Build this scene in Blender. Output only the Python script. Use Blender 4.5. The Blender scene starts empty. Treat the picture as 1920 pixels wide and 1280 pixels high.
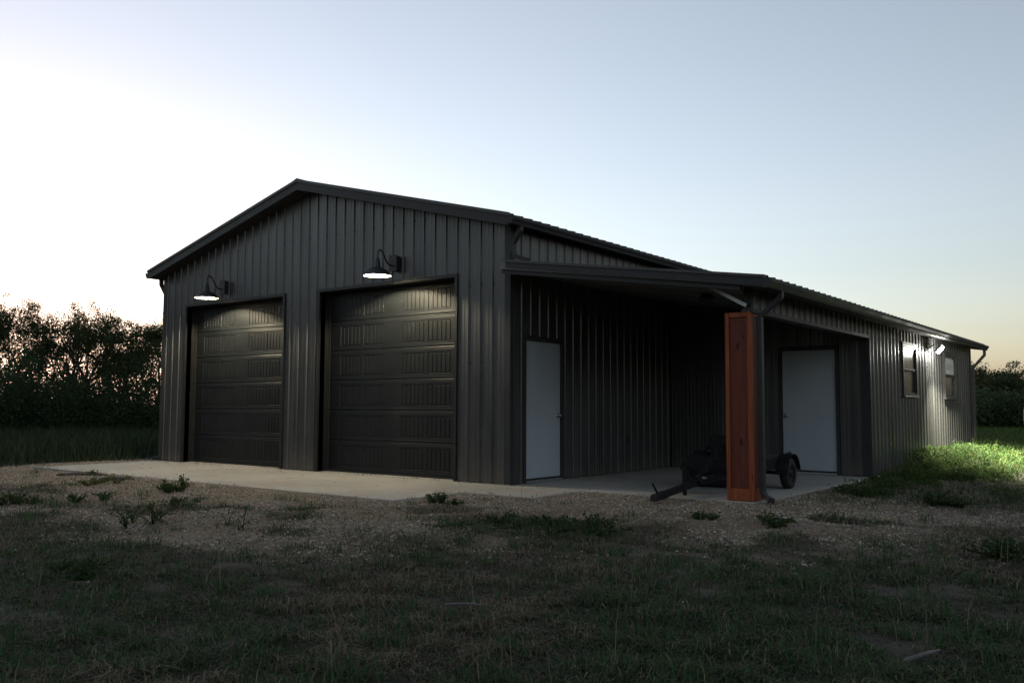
import bpy, bmesh, math, random
import numpy as np
from mathutils import Matrix, Vector

SC = bpy.context.scene
COL = SC.collection
PI = math.pi

# ------------------------------------------------------------------ camera
YAW, PITCH, ROLL = -0.649, 0.073, 0.004
CAM_LOC = Vector((16.613, -10.155, 1.109))
cam_data = bpy.data.cameras.new("camera")
cam_data.lens = 31.335
cam_data.sensor_width = 36.0
cam_data.clip_start = 0.05
cam_data.clip_end = 2500.0
cam = bpy.data.objects.new("camera", cam_data)
COL.objects.link(cam)
_F = Vector((math.sin(YAW) * math.cos(PITCH), math.cos(YAW) * math.cos(PITCH), math.sin(PITCH)))
_R = Vector((math.cos(YAW), -math.sin(YAW), 0.0))
_U = _R.cross(_F)
_R2 = _R * math.cos(ROLL) + _U * math.sin(ROLL)
_U2 = _U * math.cos(ROLL) - _R * math.sin(ROLL)
cam.matrix_world = Matrix(((_R2.x, _U2.x, -_F.x, CAM_LOC.x), (_R2.y, _U2.y, -_F.y, CAM_LOC.y),
                           (_R2.z, _U2.z, -_F.z, CAM_LOC.z), (0, 0, 0, 1)))
SC.camera = cam

# ------------------------------------------------------------------ world, sun, exposure
SUN_EL, SUN_ROT = -0.5, -69.0
world = bpy.data.worlds.new("World")
SC.world = world
world.use_nodes = True
wn = world.node_tree
sky = wn.nodes.new("ShaderNodeTexSky")
sky.sky_type = 'NISHITA'
sky.sun_disc = False
sky.sun_elevation = math.radians(SUN_EL)
sky.sun_rotation = math.radians(SUN_ROT)
sky.air_density = 0.78
sky.dust_density = 1.5
sky.ozone_density = 1.4
hsv = wn.nodes.new("ShaderNodeHueSaturation")
hsv.inputs['Saturation'].default_value = 0.56
wn.links.new(sky.outputs[0], hsv.inputs['Color'])
wn.links.new(hsv.outputs[0], wn.nodes['Background'].inputs['Color'])
wn.nodes['Background'].inputs['Strength'].default_value = 0.15

sun_data = bpy.data.lights.new("sun", 'SUN')
sun_data.energy = 0.03
sun_data.angle = math.radians(12)
sun_data.color = (1.0, 0.72, 0.45)
sun = bpy.data.objects.new("sun", sun_data)
COL.objects.link(sun)
_sd = Vector((math.sin(math.radians(SUN_ROT)) * math.cos(math.radians(SUN_EL)),
              math.cos(math.radians(SUN_ROT)) * math.cos(math.radians(SUN_EL)), math.sin(math.radians(SUN_EL))))
sun.rotation_euler = _sd.to_track_quat('Z', 'Y').to_euler()

SC.view_settings.view_transform = 'Standard'
SC.view_settings.look = 'None'
SC.view_settings.gamma = 1.0
SC.view_settings.use_curve_mapping = False
SC.view_settings.exposure = 3.15
SC.cycles.use_denoising = True
SC.cycles.max_bounces = 8
SC.cycles.transparent_max_bounces = 12
SC.cycles.sample_clamp_indirect = 6.0
SC.cycles.caustics_reflective = False
SC.cycles.caustics_refractive = False

# ------------------------------------------------------------------ materials
def nt(name):
    m = bpy.data.materials.new(name)
    m.use_nodes = True
    return m, m.node_tree, m.node_tree.nodes['Principled BSDF']

def N(t, kind, **kw):
    n = t.nodes.new(kind)
    for k, v in kw.items():
        if k in n.inputs:
            n.inputs[k].default_value = v
        else:
            setattr(n, k, v)
    return n

def ramp(t, src, stops):
    r = t.nodes.new('ShaderNodeValToRGB')
    e = r.color_ramp.elements
    e[0].position, e[0].color = stops[0][0], (*stops[0][1], 1)
    e[1].position, e[1].color = stops[-1][0], (*stops[-1][1], 1)
    for p_, c_ in stops[1:-1]:
        q = e.new(p_)
        q.color = (*c_, 1)
    t.links.new(src, r.inputs[0])
    return r.outputs[0]

def coords(t, scale=(1, 1, 1), kind='Object'):
    c = t.nodes.new('ShaderNodeTexCoord')
    mp = t.nodes.new('ShaderNodeMapping')
    mp.inputs['Scale'].default_value = scale
    t.links.new(c.outputs[kind], mp.inputs[0])
    return mp.outputs[0]

def noise_mat(name, c1, c2, scale=(1, 1, 1), nscale=3.0, rough=0.5, detail=5.0, bump=0.0, bscale=None, metallic=0.0,
              spec=0.5, rough2=None, lo=0.35, hi=0.65):
    m, t, b = nt(name)
    v = coords(t, scale)
    n = N(t, 'ShaderNodeTexNoise', Scale=nscale, Detail=detail, Roughness=0.6)
    t.links.new(v, n.inputs['Vector'])
    t.links.new(ramp(t, n.outputs['Fac'], [(lo, c1), (hi, c2)]), b.inputs['Base Color'])
    b.inputs['Roughness'].default_value = rough
    b.inputs['Metallic'].default_value = metallic
    b.inputs['Specular IOR Level'].default_value = spec
    if rough2 is not None:
        mr = N(t, 'ShaderNodeMapRange')
        mr.inputs['From Min'].default_value, mr.inputs['From Max'].default_value = lo, hi
        mr.inputs['To Min'].default_value, mr.inputs['To Max'].default_value = rough, rough2
        t.links.new(n.outputs['Fac'], mr.inputs['Value'])
        t.links.new(mr.outputs[0], b.inputs['Roughness'])
    if bump:
        n2 = N(t, 'ShaderNodeTexNoise', Scale=bscale or nscale * 8, Detail=4.0)
        t.links.new(v, n2.inputs['Vector'])
        bp_ = N(t, 'ShaderNodeBump', Strength=bump, Distance=0.01)
        t.links.new(n2.outputs['Fac'], bp_.inputs['Height'])
        t.links.new(bp_.outputs[0], b.inputs['Normal'])
    return m

M = {}
M['wall'] = noise_mat('charcoal_painted_steel', (.034, .034, .0335), (.047, .0465, .0455), (1.5, 1.5, .25), 2.2, .30, rough2=.44, bump=.10, bscale=3, spec=.95)
def add_splash(m):
    # dried mud splash along the foot of the sheets
    t = m.node_tree
    b = t.nodes['Principled BSDF']
    old = b.inputs['Base Color'].links[0].from_socket
    g = t.nodes.new('ShaderNodeNewGeometry')
    sp = t.nodes.new('ShaderNodeSeparateXYZ')
    t.links.new(g.outputs['Position'], sp.inputs[0])
    n = N(t, 'ShaderNodeTexNoise', Scale=5.0, Detail=8.0, Roughness=.75)
    t.links.new(g.outputs['Position'], n.inputs['Vector'])
    mu = N(t, 'ShaderNodeMath', operation='MULTIPLY_ADD')
    mu.inputs[1].default_value, mu.inputs[2].default_value = -1.1, .62
    t.links.new(n.outputs['Fac'], mu.inputs[0])
    ad = N(t, 'ShaderNodeMath', operation='ADD')
    t.links.new(mu.outputs[0], ad.inputs[0])
    t.links.new(sp.outputs['Z'], ad.inputs[1])
    mr = N(t, 'ShaderNodeMapRange')
    mr.inputs['From Min'].default_value, mr.inputs['From Max'].default_value = .02, .36
    mr.inputs['To Min'].default_value, mr.inputs['To Max'].default_value = .55, 0.0
    t.links.new(ad.outputs[0], mr.inputs['Value'])
    mx = N(t, 'ShaderNodeMix', data_type='RGBA')
    t.links.new(mr.outputs[0], mx.inputs[0])
    t.links.new(old, mx.inputs[6])
    mx.inputs[7].default_value = (.12, .10, .078, 1)
    t.links.new(mx.outputs[2], b.inputs['Base Color'])
add_splash(M['wall'])
M['trim'] = noise_mat('charcoal_trim', (.036, .037, .037), (.050, .051, .051), (1, 1, 1), 2.0, .45, rough2=.6, bump=.04, bscale=4, spec=.25)
M['liner'] = noise_mat('wall_liner', (.03, .03, .032), (.04, .04, .042), nscale=2, rough=.8)
M['roof'] = noise_mat('roof_steel', (.045, .044, .042), (.07, .068, .064), (1, 1, 1), 3.0, .45, rough2=.6, bump=.05)
M['soffit'] = noise_mat('porch_ceiling_sheet', (.12, .118, .112), (.16, .157, .15), (1, .3, 1), 2.0, .6, bump=.05, bscale=5)
M['rubber'] = noise_mat('black_rubber', (.012, .012, .012), (.022, .022, .021), nscale=9, rough=.75, bump=.1)
M['white_door'] = noise_mat('white_door_paint', (.41, .46, .50), (.46, .515, .555), (1, 1, .5), 1.4, .38, rough2=.48, bump=.015, bscale=30)
M['alu'] = noise_mat('dull_aluminium', (.42, .42, .41), (.52, .52, .51), (4, 4, 1), 6, .42, metallic=.8)
M['brass'] = noise_mat('satin_nickel', (.35, .34, .32), (.45, .44, .42), nscale=10, rough=.28, metallic=1.0)
M['black_metal'] = noise_mat('black_powder_coat', (.010, .010, .010), (.017, .017, .017), nscale=12, rough=.45, bump=.04, bscale=60)
M['shade_in'] = noise_mat('aged_white_enamel', (.14, .14, .125), (.18, .18, .165), nscale=4, rough=.6)
M['trailer'] = noise_mat('worn_black_trailer_paint', (.007, .007, .0075), (.017, .016, .015), nscale=7, rough=.5, rough2=.75, bump=.08, spec=.25)
M['tarp'] = noise_mat('black_tarp', (.006, .007, .008), (.013, .014, .016), nscale=6, rough=.4, rough2=.6, spec=.3, bump=.5, bscale=9)
M['paper'] = noise_mat('pale_sticker', (.55, .55, .54), (.66, .66, .65), nscale=14, rough=.6)
M['blind'] = noise_mat('pale_window_film', (.66, .66, .63), (.74, .74, .71), (1, 1, 1), 5, .6)
M['interior'] = noise_mat('interior_board', (.24, .235, .18), (.30, .29, .23), nscale=2, rough=.8)
M['steel_brace'] = noise_mat('galvanised_brace', (.42, .43, .44), (.56, .57, .58), nscale=9, rough=.45, metallic=.35)
M['skin'] = noise_mat('skin', (.45, .24, .17), (.52, .29, .21), nscale=8, rough=.5)
M['grey_cloth'] = noise_mat('grey_cloth', (.20, .21, .22), (.27, .28, .29), nscale=30, rough=.9)
M['dark_cloth'] = noise_mat('dark_cloth', (.03, .035, .05), (.05, .055, .075), nscale=30, rough=.9)
M['red_band'] = noise_mat('dark_red_band', (.10, .012, .012), (.14, .02, .02), nscale=30, rough=.6)
M['hair'] = noise_mat('brown_hair', (.03, .018, .01), (.05, .03, .018), nscale=30, rough=.6)
M['bark'] = noise_mat('dark_bark', (.035, .028, .02), (.075, .06, .045), (1, 1, .3), 9, .9, bump=.6)
M['dead_wood'] = noise_mat('bleached_wood', (.11, .105, .095), (.18, .17, .155), (1, 1, 1), 14, .85, bump=.3)
M['lens'] = noise_mat('red_lens', (.25, .01, .008), (.32, .02, .012), nscale=20, rough=.2)


def garage_mat():
    m, t, b = nt('embossed_black_door_skin')
    v = coords(t, (1.2, 1.2, 14))
    n = N(t, 'ShaderNodeTexNoise', Scale=9.0, Detail=6.0, Roughness=.7)
    t.links.new(v, n.inputs['Vector'])
    v2 = coords(t, (1, 1, 1))
    n2 = N(t, 'ShaderNodeTexNoise', Scale=220.0, Detail=2.0)
    t.links.new(v2, n2.inputs['Vector'])
    n3 = N(t, 'ShaderNodeTexNoise', Scale=1.6, Detail=5.0)
    t.links.new(v2, n3.inputs['Vector'])
    t.links.new(ramp(t, n3.outputs['Fac'], [(.3, (.0075, .009, .010)), (.7, (.012, .0135, .0145))]), b.inputs['Base Color'])
    add = N(t, 'ShaderNodeMath', operation='ADD')
    t.links.new(n.outputs['Fac'], add.inputs[0])
    t.links.new(n2.outputs['Fac'], add.inputs[1])
    bp_ = N(t, 'ShaderNodeBump', Strength=.22, Distance=.004)
    t.links.new(add.outputs[0], bp_.inputs['Height'])
    t.links.new(bp_.outputs[0], b.inputs['Normal'])
    b.inputs['Roughness'].default_value = .48
    b.inputs['Specular IOR Level'].default_value = .32
    return m


def concrete_mat():
    m, t, b = nt('concrete')
    v = coords(t)
    a = N(t, 'ShaderNodeTexNoise', Scale=.55, Detail=6.0, Roughness=.6)
    c = N(t, 'ShaderNodeTexNoise', Scale=7.0, Detail=8.0, Roughness=.7)
    s = N(t, 'ShaderNodeTexNoise', Scale=160.0, Detail=2.0)
    for q in (a, c, s):
        t.links.new(v, q.inputs['Vector'])
    ca = ramp(t, a.outputs['Fac'], [(.3, (.27, .255, .225)), (.5, (.34, .322, .285)), (.7, (.39, .37, .335))])
    cc = ramp(t, c.outputs['Fac'], [(.22, (.52, .48, .42)), (.46, (.94, .94, .93)), (.75, (1.06, 1.06, 1.06))])
    mx = N(t, 'ShaderNodeMix', data_type='RGBA', blend_type='MULTIPLY')
    mx.inputs[0].default_value = .8
    t.links.new(ca, mx.inputs[6])
    t.links.new(cc, mx.inputs[7])
    # reddish soil stains washed over the slab in a few places
    st = N(t, 'ShaderNodeTexNoise', Scale=.9, Detail=3.0)
    t.links.new(coords(t, (1, 2.4, 1)), st.inputs['Vector'])
    sf = ramp(t, st.outputs['Fac'], [(.56, (0, 0, 0)), (.72, (.5, .5, .5))])
    mx2 = N(t, 'ShaderNodeMix', data_type='RGBA', blend_type='MIX')
    t.links.new(sf, mx2.inputs[0])
    t.links.new(mx.outputs[2], mx2.inputs[6])
    mx2.inputs[7].default_value = (.34, .22, .14, 1)
    t.links.new(mx2.outputs[2], b.inputs['Base Color'])
    bp_ = N(t, 'ShaderNodeBump', Strength=.25, Distance=.004)
    t.links.new(s.outputs['Fac'], bp_.inputs['Height'])
    t.links.new(bp_.outputs[0], b.inputs['Normal'])
    b.inputs['Roughness'].default_value = .85
    return m


def wood_mat(name, c1, c2, c3):
    m, t, b = nt(name)
    v = coords(t, (9, 9, .55))
    n = N(t, 'ShaderNodeTexNoise', Scale=3.2, Detail=7.0, Roughness=.65, Distortion=.6)
    t.links.new(v, n.inputs['Vector'])
    base = ramp(t, n.outputs['Fac'], [(.3, c1), (.5, c2), (.72, c3)])
    vo = N(t, 'ShaderNodeTexVoronoi', Scale=1.0)
    t.links.new(coords(t, (4.5, 4.5, 2.1)), vo.inputs['Vector'])
    k = ramp(t, vo.outputs['Distance'], [(.05, (.18, .15, .12)), (.13, (1, 1, 1))])
    mx = N(t, 'ShaderNodeMix', data_type='RGBA', blend_type='MULTIPLY')
    mx.inputs[0].default_value = .85
    t.links.new(base, mx.inputs[6])
    t.links.new(k, mx.inputs[7])
    t.links.new(mx.outputs[2], b.inputs['Base Color'])
    bp_ = N(t, 'ShaderNodeBump', Strength=.25, Distance=.004)
    t.links.new(n.outputs['Fac'], bp_.inputs['Height'])
    t.links.new(bp_.outputs[0], b.inputs['Normal'])
    b.inputs['Roughness'].default_value = .62
    b.inputs['Specular IOR Level'].default_value = .3
    return m


def leaf_mat(name, attr='col', trans=.35, rough=.75):
    m = bpy.data.materials.new(name)
    m.use_nodes = True
    t = m.node_tree
    b = t.nodes['Principled BSDF']
    out = t.nodes['Material Output']
    a = N(t, 'ShaderNodeAttribute', attribute_name=attr)
    t.links.new(a.outputs['Color'], b.inputs['Base Color'])
    b.inputs['Roughness'].default_value = rough
    b.inputs['Specular IOR Level'].default_value = .12
    tr = t.nodes.new('ShaderNodeBsdfTranslucent')
    t.links.new(a.outputs['Color'], tr.inputs['Color'])
    mx = t.nodes.new('ShaderNodeMixShader')
    mx.inputs[0].default_value = trans
    t.links.new(b.outputs[0], mx.inputs[1])
    t.links.new(tr.outputs[0], mx.inputs[2])
    t.links.new(mx.outputs[0], out.inputs['Surface'])
    return m


def attr_mat(name, rough=.9):
    m, t, b = nt(name)
    a = N(t, 'ShaderNodeAttribute', attribute_name='col')
    t.links.new(a.outputs['Color'], b.inputs['Base Color'])
    b.inputs['Roughness'].default_value = rough
    b.inputs['Specular IOR Level'].default_value = .25
    return m


def glass_mat():
    m = bpy.data.materials.new('window_glass')
    m.use_nodes = True
    t = m.node_tree
    t.nodes.remove(t.nodes['Principled BSDF'])
    out = t.nodes['Material Output']
    tr = t.nodes.new('ShaderNodeBsdfTransparent')
    tr.inputs[0].default_value = (.82, .86, .84, 1)
    gl = t.nodes.new('ShaderNodeBsdfGlossy')
    gl.inputs['Roughness'].default_value = .22
    fr = N(t, 'ShaderNodeFresnel', IOR=1.5)
    mx = t.nodes.new('ShaderNodeMixShader')
    t.links.new(fr.outputs[0], mx.inputs[0])
    t.links.new(tr.outputs[0], mx.inputs[1])
    t.links.new(gl.outputs[0], mx.inputs[2])
    t.links.new(mx.outputs[0], out.inputs['Surface'])
    return m


def emit_mat(name, color, strength):
    m = bpy.data.materials.new(name)
    m.use_nodes = True
    t = m.node_tree
    t.nodes.remove(t.nodes['Principled BSDF'])
    e = t.nodes.new('ShaderNodeEmission')
    e.inputs[0].default_value = (*color, 1)
    e.inputs[1].default_value = strength
    t.links.new(e.outputs[0], t.nodes['Material Output'].inputs['Surface'])
    return m


def ground_mat():
    m, t, b = nt('soil_and_gravel')
    v = coords(t)
    at = N(t, 'ShaderNodeAttribute', attribute_name='gravel')
    n1 = N(t, 'ShaderNodeTexNoise', Scale=1.1, Detail=7.0, Roughness=.65)
    n2 = N(t, 'ShaderNodeTexNoise', Scale=26.0, Detail=5.0, Roughness=.75)
    vo = N(t, 'ShaderNodeTexVoronoi', Scale=38.0)
    for q in (n1, n2, vo):
        t.links.new(v, q.inputs['Vector'])
    soil = ramp(t, n1.outputs['Fac'], [(.3, (.050, .042, .034)), (.5, (.085, .073, .059)), (.72, (.14, .12, .098))])
    tan = ramp(t, n1.outputs['Fac'], [(.3, (.165, .125, .085)), (.55, (.235, .19, .14)), (.75, (.285, .245, .195))])
    fine = ramp(t, n2.outputs['Fac'], [(.25, (.45, .43, .4)), (.55, (1, 1, 1)), (.8, (1.3, 1.28, 1.25))])
    mx = N(t, 'ShaderNodeMix', data_type='RGBA')
    t.links.new(at.outputs['Fac'], mx.inputs[0])
    t.links.new(soil, mx.inputs[6])
    t.links.new(tan, mx.inputs[7])
    mm = N(t, 'ShaderNodeMix', data_type='RGBA', blend_type='MULTIPLY')
    mm.inputs[0].default_value = .9
    t.links.new(mx.outputs[2], mm.inputs[6])
    t.links.new(fine, mm.inputs[7])
    t.links.new(mm.outputs[2], b.inputs['Base Color'])
    add = N(t, 'ShaderNodeMath', operation='ADD')
    t.links.new(n2.outputs['Fac'], add.inputs[0])
    t.links.new(vo.outputs['Distance'], add.inputs[1])
    bp_ = N(t, 'ShaderNodeBump', Strength=.9, Distance=.02)
    t.links.new(add.outputs[0], bp_.inputs['Height'])
    t.links.new(bp_.outputs[0], b.inputs['Normal'])
    b.inputs['Roughness'].default_value = .95
    b.inputs['Specular IOR Level'].default_value = .15
    return m


M['garage'] = garage_mat()
M['concrete'] = concrete_mat()
M['wood'] = wood_mat('red_stained_cedar', (.13, .030, .012), (.28, .068, .024), (.38, .11, .044))
M['wood_panel'] = wood_mat('dark_red_stained_panel', (.095, .024, .013), (.14, .034, .017), (.18, .046, .022))
M['leaf'] = leaf_mat('foliage', trans=.45)
M['grass'] = leaf_mat('grass_blades', trans=.25)
M['stone'] = attr_mat('gravel_stone')
M['glass'] = glass_mat()
M['bulb'] = emit_mat('lit_bulb', (1.0, .86, .58), 1150.0)
M['led'] = emit_mat('lit_led_panel', (1.0, .97, .86), 75.0)
M['ground'] = ground_mat()

# ------------------------------------------------------------------ mesh helpers
class MB:
    def __init__(self):
        self.v, self.f = [], []

    def add(self, vs, fs):
        o = len(self.v)
        self.v += [tuple(q) for q in vs]
        self.f += [tuple(i + o for i in q) for q in fs]
        return self

    def box(self, x0, x1, y0, y1, z0, z1):
        return self.add([(x0, y0, z0), (x1, y0, z0), (x1, y1, z0), (x0, y1, z0), (x0, y0, z1), (x1, y0, z1), (x1, y1, z1), (x0, y1, z1)],
                        [(0, 3, 2, 1), (4, 5, 6, 7), (0, 1, 5, 4), (1, 2, 6, 5), (2, 3, 7, 6), (3, 0, 4, 7)])

    def prism(self, poly, axis, a, b):
        """extrude a polygon (list of 2-D points in the other two axes, in xyz order) along axis"""
        def p3(q, t):
            return {0: (t, q[0], q[1]), 1: (q[0], t, q[1]), 2: (q[0], q[1], t)}[axis]
        n = len(poly)
        vs = [p3(q, a) for q in poly] + [p3(q, b) for q in poly]
        fs = [tuple(range(n))[::-1], tuple(range(n, 2 * n))] + [(i, (i + 1) % n, n + (i + 1) % n, n + i) for i in range(n)]
        return self.add(vs, fs)

    def tube(self, pts, r, n=8, rads=None, square=False, up=None, caps=True, wide=None):
        pts = [Vector(p) for p in pts]
        vs, fs = [], []
        prev = None
        for i, p in enumerate(pts):
            d = (pts[min(i + 1, len(pts) - 1)] - pts[max(i - 1, 0)]).normalized()
            if up is not None:
                a = Vector(up)
            elif prev is None:
                a = Vector((0, 0, 1)) if abs(d.z) < .9 else Vector((1, 0, 0))
            else:
                a = prev
            a = (a - d * a.dot(d)).normalized()
            b = d.cross(a)
            prev = a
            rr = rads[i] if rads else r
            for k in range(n):
                if square:
                    s, t = [(1, 1), (-1, 1), (-1, -1), (1, -1)][k % 4]
                    vs.append(p + a * rr * s + b * (wide or rr) * t)
                else:
                    th = 2 * PI * k / n
                    vs.append(p + a * rr * math.cos(th) + b * rr * math.sin(th))
        for i in range(len(pts) - 1):
            for k in range(n):
                fs.append((i * n + k, i * n + (k + 1) % n, (i + 1) * n + (k + 1) % n, (i + 1) * n + k))
        if caps:
            fs.append(tuple(range(n))[::-1])
            fs.append(tuple(range((len(pts) - 1) * n, len(pts) * n)))
        return self.add(vs, fs)

    def lathe(self, prof, c=(0, 0, 0), n=28, axis=2):
        vs, fs = [], []
        for r, h in prof:
            for k in range(n):
                a = 2 * PI * k / n
                q = [r * math.cos(a), r * math.sin(a), h]
                if axis == 0:
                    q = [h, q[0], q[1]]
                elif axis == 1:
                    q = [q[0], h, q[1]]
                vs.append((q[0] + c[0], q[1] + c[1], q[2] + c[2]))
        for i in range(len(prof) - 1):
            for k in range(n):
                fs.append((i * n + k, i * n + (k + 1) % n, (i + 1) * n + (k + 1) % n, (i + 1) * n + k))
        return self.add(vs, fs)

    def build(self, name, mat, parent=None, smooth=False, bevel=0.0, fix=True):
        me = bpy.data.meshes.new(name)
        me.from_pydata(self.v, [], self.f)
        if fix or bevel:
            bm = bmesh.new()
            bm.from_mesh(me)
            bmesh.ops.recalc_face_normals(bm, faces=bm.faces)
            if bevel:
                bmesh.ops.bevel(bm, geom=list(bm.edges), offset=bevel, segments=1, affect='EDGES', clamp_overlap=True)
            bm.to_mesh(me)
            bm.free()
        me.materials.append(M[mat])
        if smooth:
            for p_ in me.polygons:
                p_.use_smooth = True
        return link(name, me, parent)


def link(name, me, parent=None):
    o = bpy.data.objects.new(name, me)
    COL.objects.link(o)
    if parent is not None:
        o.parent = parent
    return o


def tag(o, label=None, cat=None, group=None, kind=None):
    if label:
        o['label'] = label
    if cat:
        o['category'] = cat
    if group:
        o['group'] = group
    if kind:
        o['kind'] = kind
    return o


def empty(name, loc=(0, 0, 0), rot=(0, 0, 0), parent=None):
    o = bpy.data.objects.new(name, None)
    o.empty_display_size = .2
    COL.objects.link(o)
    o.location = loc
    o.rotation_euler = rot
    if parent is not None:
        o.parent = parent
    return o


def copy_tree(o, parent=None):
    c = o.copy()
    COL.objects.link(c)
    c.parent = parent
    for ch in list(o.children):
        copy_tree(ch, c)
    return c


def fast_mesh(name, verts, quads=None, tris=None, mat=None, cols=None, parent=None, smooth=False):
    verts = np.asarray(verts, np.float32)
    quads = np.zeros((0, 4), np.int32) if quads is None else np.asarray(quads, np.int32)
    tris = np.zeros((0, 3), np.int32) if tris is None else np.asarray(tris, np.int32)
    me = bpy.data.meshes.new(name)
    nl = quads.size + tris.size
    me.vertices.add(len(verts))
    me.vertices.foreach_set('co', verts.ravel())
    me.loops.add(nl)
    me.loops.foreach_set('vertex_index', np.concatenate([quads.ravel(), tris.ravel()]).astype(np.int32))
    npoly = len(quads) + len(tris)
    me.polygons.add(npoly)
    st = np.concatenate([np.arange(len(quads)) * 4, quads.size + np.arange(len(tris)) * 3]).astype(np.int32)
    me.polygons.foreach_set('loop_start', st)
    me.polygons.foreach_set('loop_total', np.concatenate([np.full(len(quads), 4), np.full(len(tris), 3)]).astype(np.int32))
    if smooth:
        me.polygons.foreach_set('use_smooth', np.ones(npoly, bool))
    me.update(calc_edges=True)
    if cols is not None:
        at = me.color_attributes.new('col', 'FLOAT_COLOR', 'POINT')
        c4 = np.ones((len(verts), 4), np.float32)
        c4[:, :3] = cols
        at.data.foreach_set('color', c4.ravel())
    if mat:
        me.materials.append(M[mat])
    return link(name, me, parent)


# ------------------------------------------------------------------ terrain
_rng = np.random.default_rng(7)

def vnoise(x, y, seed=0):
    """smooth value noise in numpy"""
    x = np.asarray(x, float)
    y = np.asarray(y, float)
    xi, yi = np.floor(x), np.floor(y)
    fx, fy = x - xi, y - yi
    fx, fy = fx * fx * (3 - 2 * fx), fy * fy * (3 - 2 * fy)

    def h(a, b):
        q = np.sin(a * 127.1 + b * 311.7 + seed * 74.7) * 43758.5453
        return q - np.floor(q)
    return (h(xi, yi) * (1 - fx) + h(xi + 1, yi) * fx) * (1 - fy) + (h(xi, yi + 1) * (1 - fx) + h(xi + 1, yi + 1) * fx) * fy


def fbm(x, y, seed=0, oct_=4):
    s, a, tot = 0, 1.0, 0
    for k in range(oct_):
        s = s + a * vnoise(np.asarray(x) * 2 ** k, np.asarray(y) * 2 ** k, seed + k * 13)
        tot += a
        a *= .5
    return s / tot


def sstep(a, b, x):
    t = np.clip((x - a) / (b - a), 0, 1)
    return t * t * (3 - 2 * t)


# real plan of the concrete (metres)
W, XL, YB, YE = 8.872, 12.47, 4.947, 13.4
RECTS = [(0.0, 9.02, -2.47, 0.0), (9.02, 10.14, -1.16, 0.0), (0.0, 12.53, 0.0, YE)]


def slab_dist(x, y):
    d = None
    for x0, x1, y0, y1 in RECTS:
        dx = np.maximum(np.maximum(x0 - x, x - x1), 0)
        dy = np.maximum(np.maximum(y0 - y, y - y1), 0)
        q = np.hypot(dx, dy)
        ins = np.minimum(np.minimum(x - x0, x1 - x), np.minimum(y - y0, y1 - y))
        q = np.where(q > 0, q, -ins)
        d = q if d is None else np.minimum(d, q)
    return d


def gz(x, y):
    x = np.asarray(x, float)
    y = np.asarray(y, float)
    d = slab_dist(x, y)
    left = sstep(4.0, -1.0, x) * sstep(-1.5, -2.8, y)
    z = -.018 - .03 * left - .085 * sstep(.2, 5.5, d) - .05 * sstep(6, 20, d)
    z = z + (fbm(x * .55, y * .55, 3) - .5) * .10 * sstep(.15, 2.5, d) + (fbm(x * 3.1, y * 3.1, 9, 3) - .5) * .028 * sstep(.02, .5, d)
    z = np.where(d < -.08, -.10, z)
    return z


def gravel_mask(x, y):
    d = slab_dist(x, y)
    n = fbm(np.asarray(x) * .5, np.asarray(y) * .9, 21)
    m = sstep(4.0, 1.5, d + (n - .5) * 3.8)
    n2 = fbm(np.asarray(x) * .42, np.asarray(y) * .75, 33)
    m = np.maximum(m, .8 * sstep(.60, .72, n2) * sstep(7, 2, d))
    patch = sstep(.55, .66, fbm(np.asarray(x) * .8 + 7, np.asarray(y) * 1.15, 57)) * sstep(.5, 1.1, d)
    mid = 1 - sstep(.6, 1.1, np.hypot((np.asarray(x) - 11.7 + (np.asarray(y) + 3.1) * .5) / 1.25, (np.asarray(y) + 3.1) / .85) + (n - .5) * .9)
    m = m * (1 - .85 * np.maximum(patch, mid))
    east = sstep(12.4, 13.2, x) * sstep(.5, 2.5, y)        # weeds grow along the east wall
    m = m * (1 - .75 * east)
    back = sstep(-.6, -2.2, x) + sstep(5, 9, y)
    return np.clip(m * (1 - np.clip(back, 0, 1)), 0, 1)


def axis_lines(lo, hi, step, far, ratio=1.22):
    c = list(np.arange(lo, hi + step * .5, step))
    s, q = step, hi
    while q < far:
        s *= ratio
        q += s
        c.append(q)
    s, q = step, lo
    while q > -far:
        s *= ratio
        q -= s
        c.insert(0, q)
    return np.array(c)


gx, gy = axis_lines(-3, 18.5, .09, 700), axis_lines(-10, 6, .09, 700)
GX, GY = np.meshgrid(gx, gy)
GZ = gz(GX, GY)
nx, ny = len(gx), len(gy)
idx = np.arange(nx * ny).reshape(ny, nx)
gq = np.stack([idx[:-1, :-1], idx[:-1, 1:], idx[1:, 1:], idx[1:, :-1]], -1).reshape(-1, 4)
ground = fast_mesh('ground', np.stack([GX, GY, GZ], -1).reshape(-1, 3), gq, mat='ground', smooth=True)
ga = ground.data.attributes.new('gravel', 'FLOAT', 'POINT')
ga.data.foreach_set('value', gravel_mask(GX, GY).astype(np.float32).ravel())
tag(ground, kind='structure')

# concrete: porch slab under the whole building, apron in front of the garage doors
slab = MB().prism([(-.02, -.01), (10.14, -.01), (12.53, -.01), (12.53, YE + .05), (-.02, YE + .05)], 2, -.16, 0.0).build('concrete_slab', 'concrete', bevel=.008)
tag(slab, kind='structure')
def slab_panel(name, x0, x1, y0, y1, parent=None):
    return MB().box(x0, x1, y0, y1, -.16, -.004).build(name, 'concrete', parent, bevel=.006)
apron = slab_panel('concrete_apron', -.02, 2.98, -2.47, -.016)
slab_panel('slab_panel', 2.988, 6.0, -2.47, -.016, apron)
slab_panel('slab_panel', 6.008, 9.02, -2.47, -.016, apron)
slab_panel('slab_panel', 9.028, 10.14, -1.16, -.016, apron)
tag(apron, kind='structure')

# ------------------------------------------------------------------ the building
B = empty('metal_building')
tag(B, 'dark charcoal ribbed metal garage building with gable roof and open corner porch', 'building')

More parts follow.
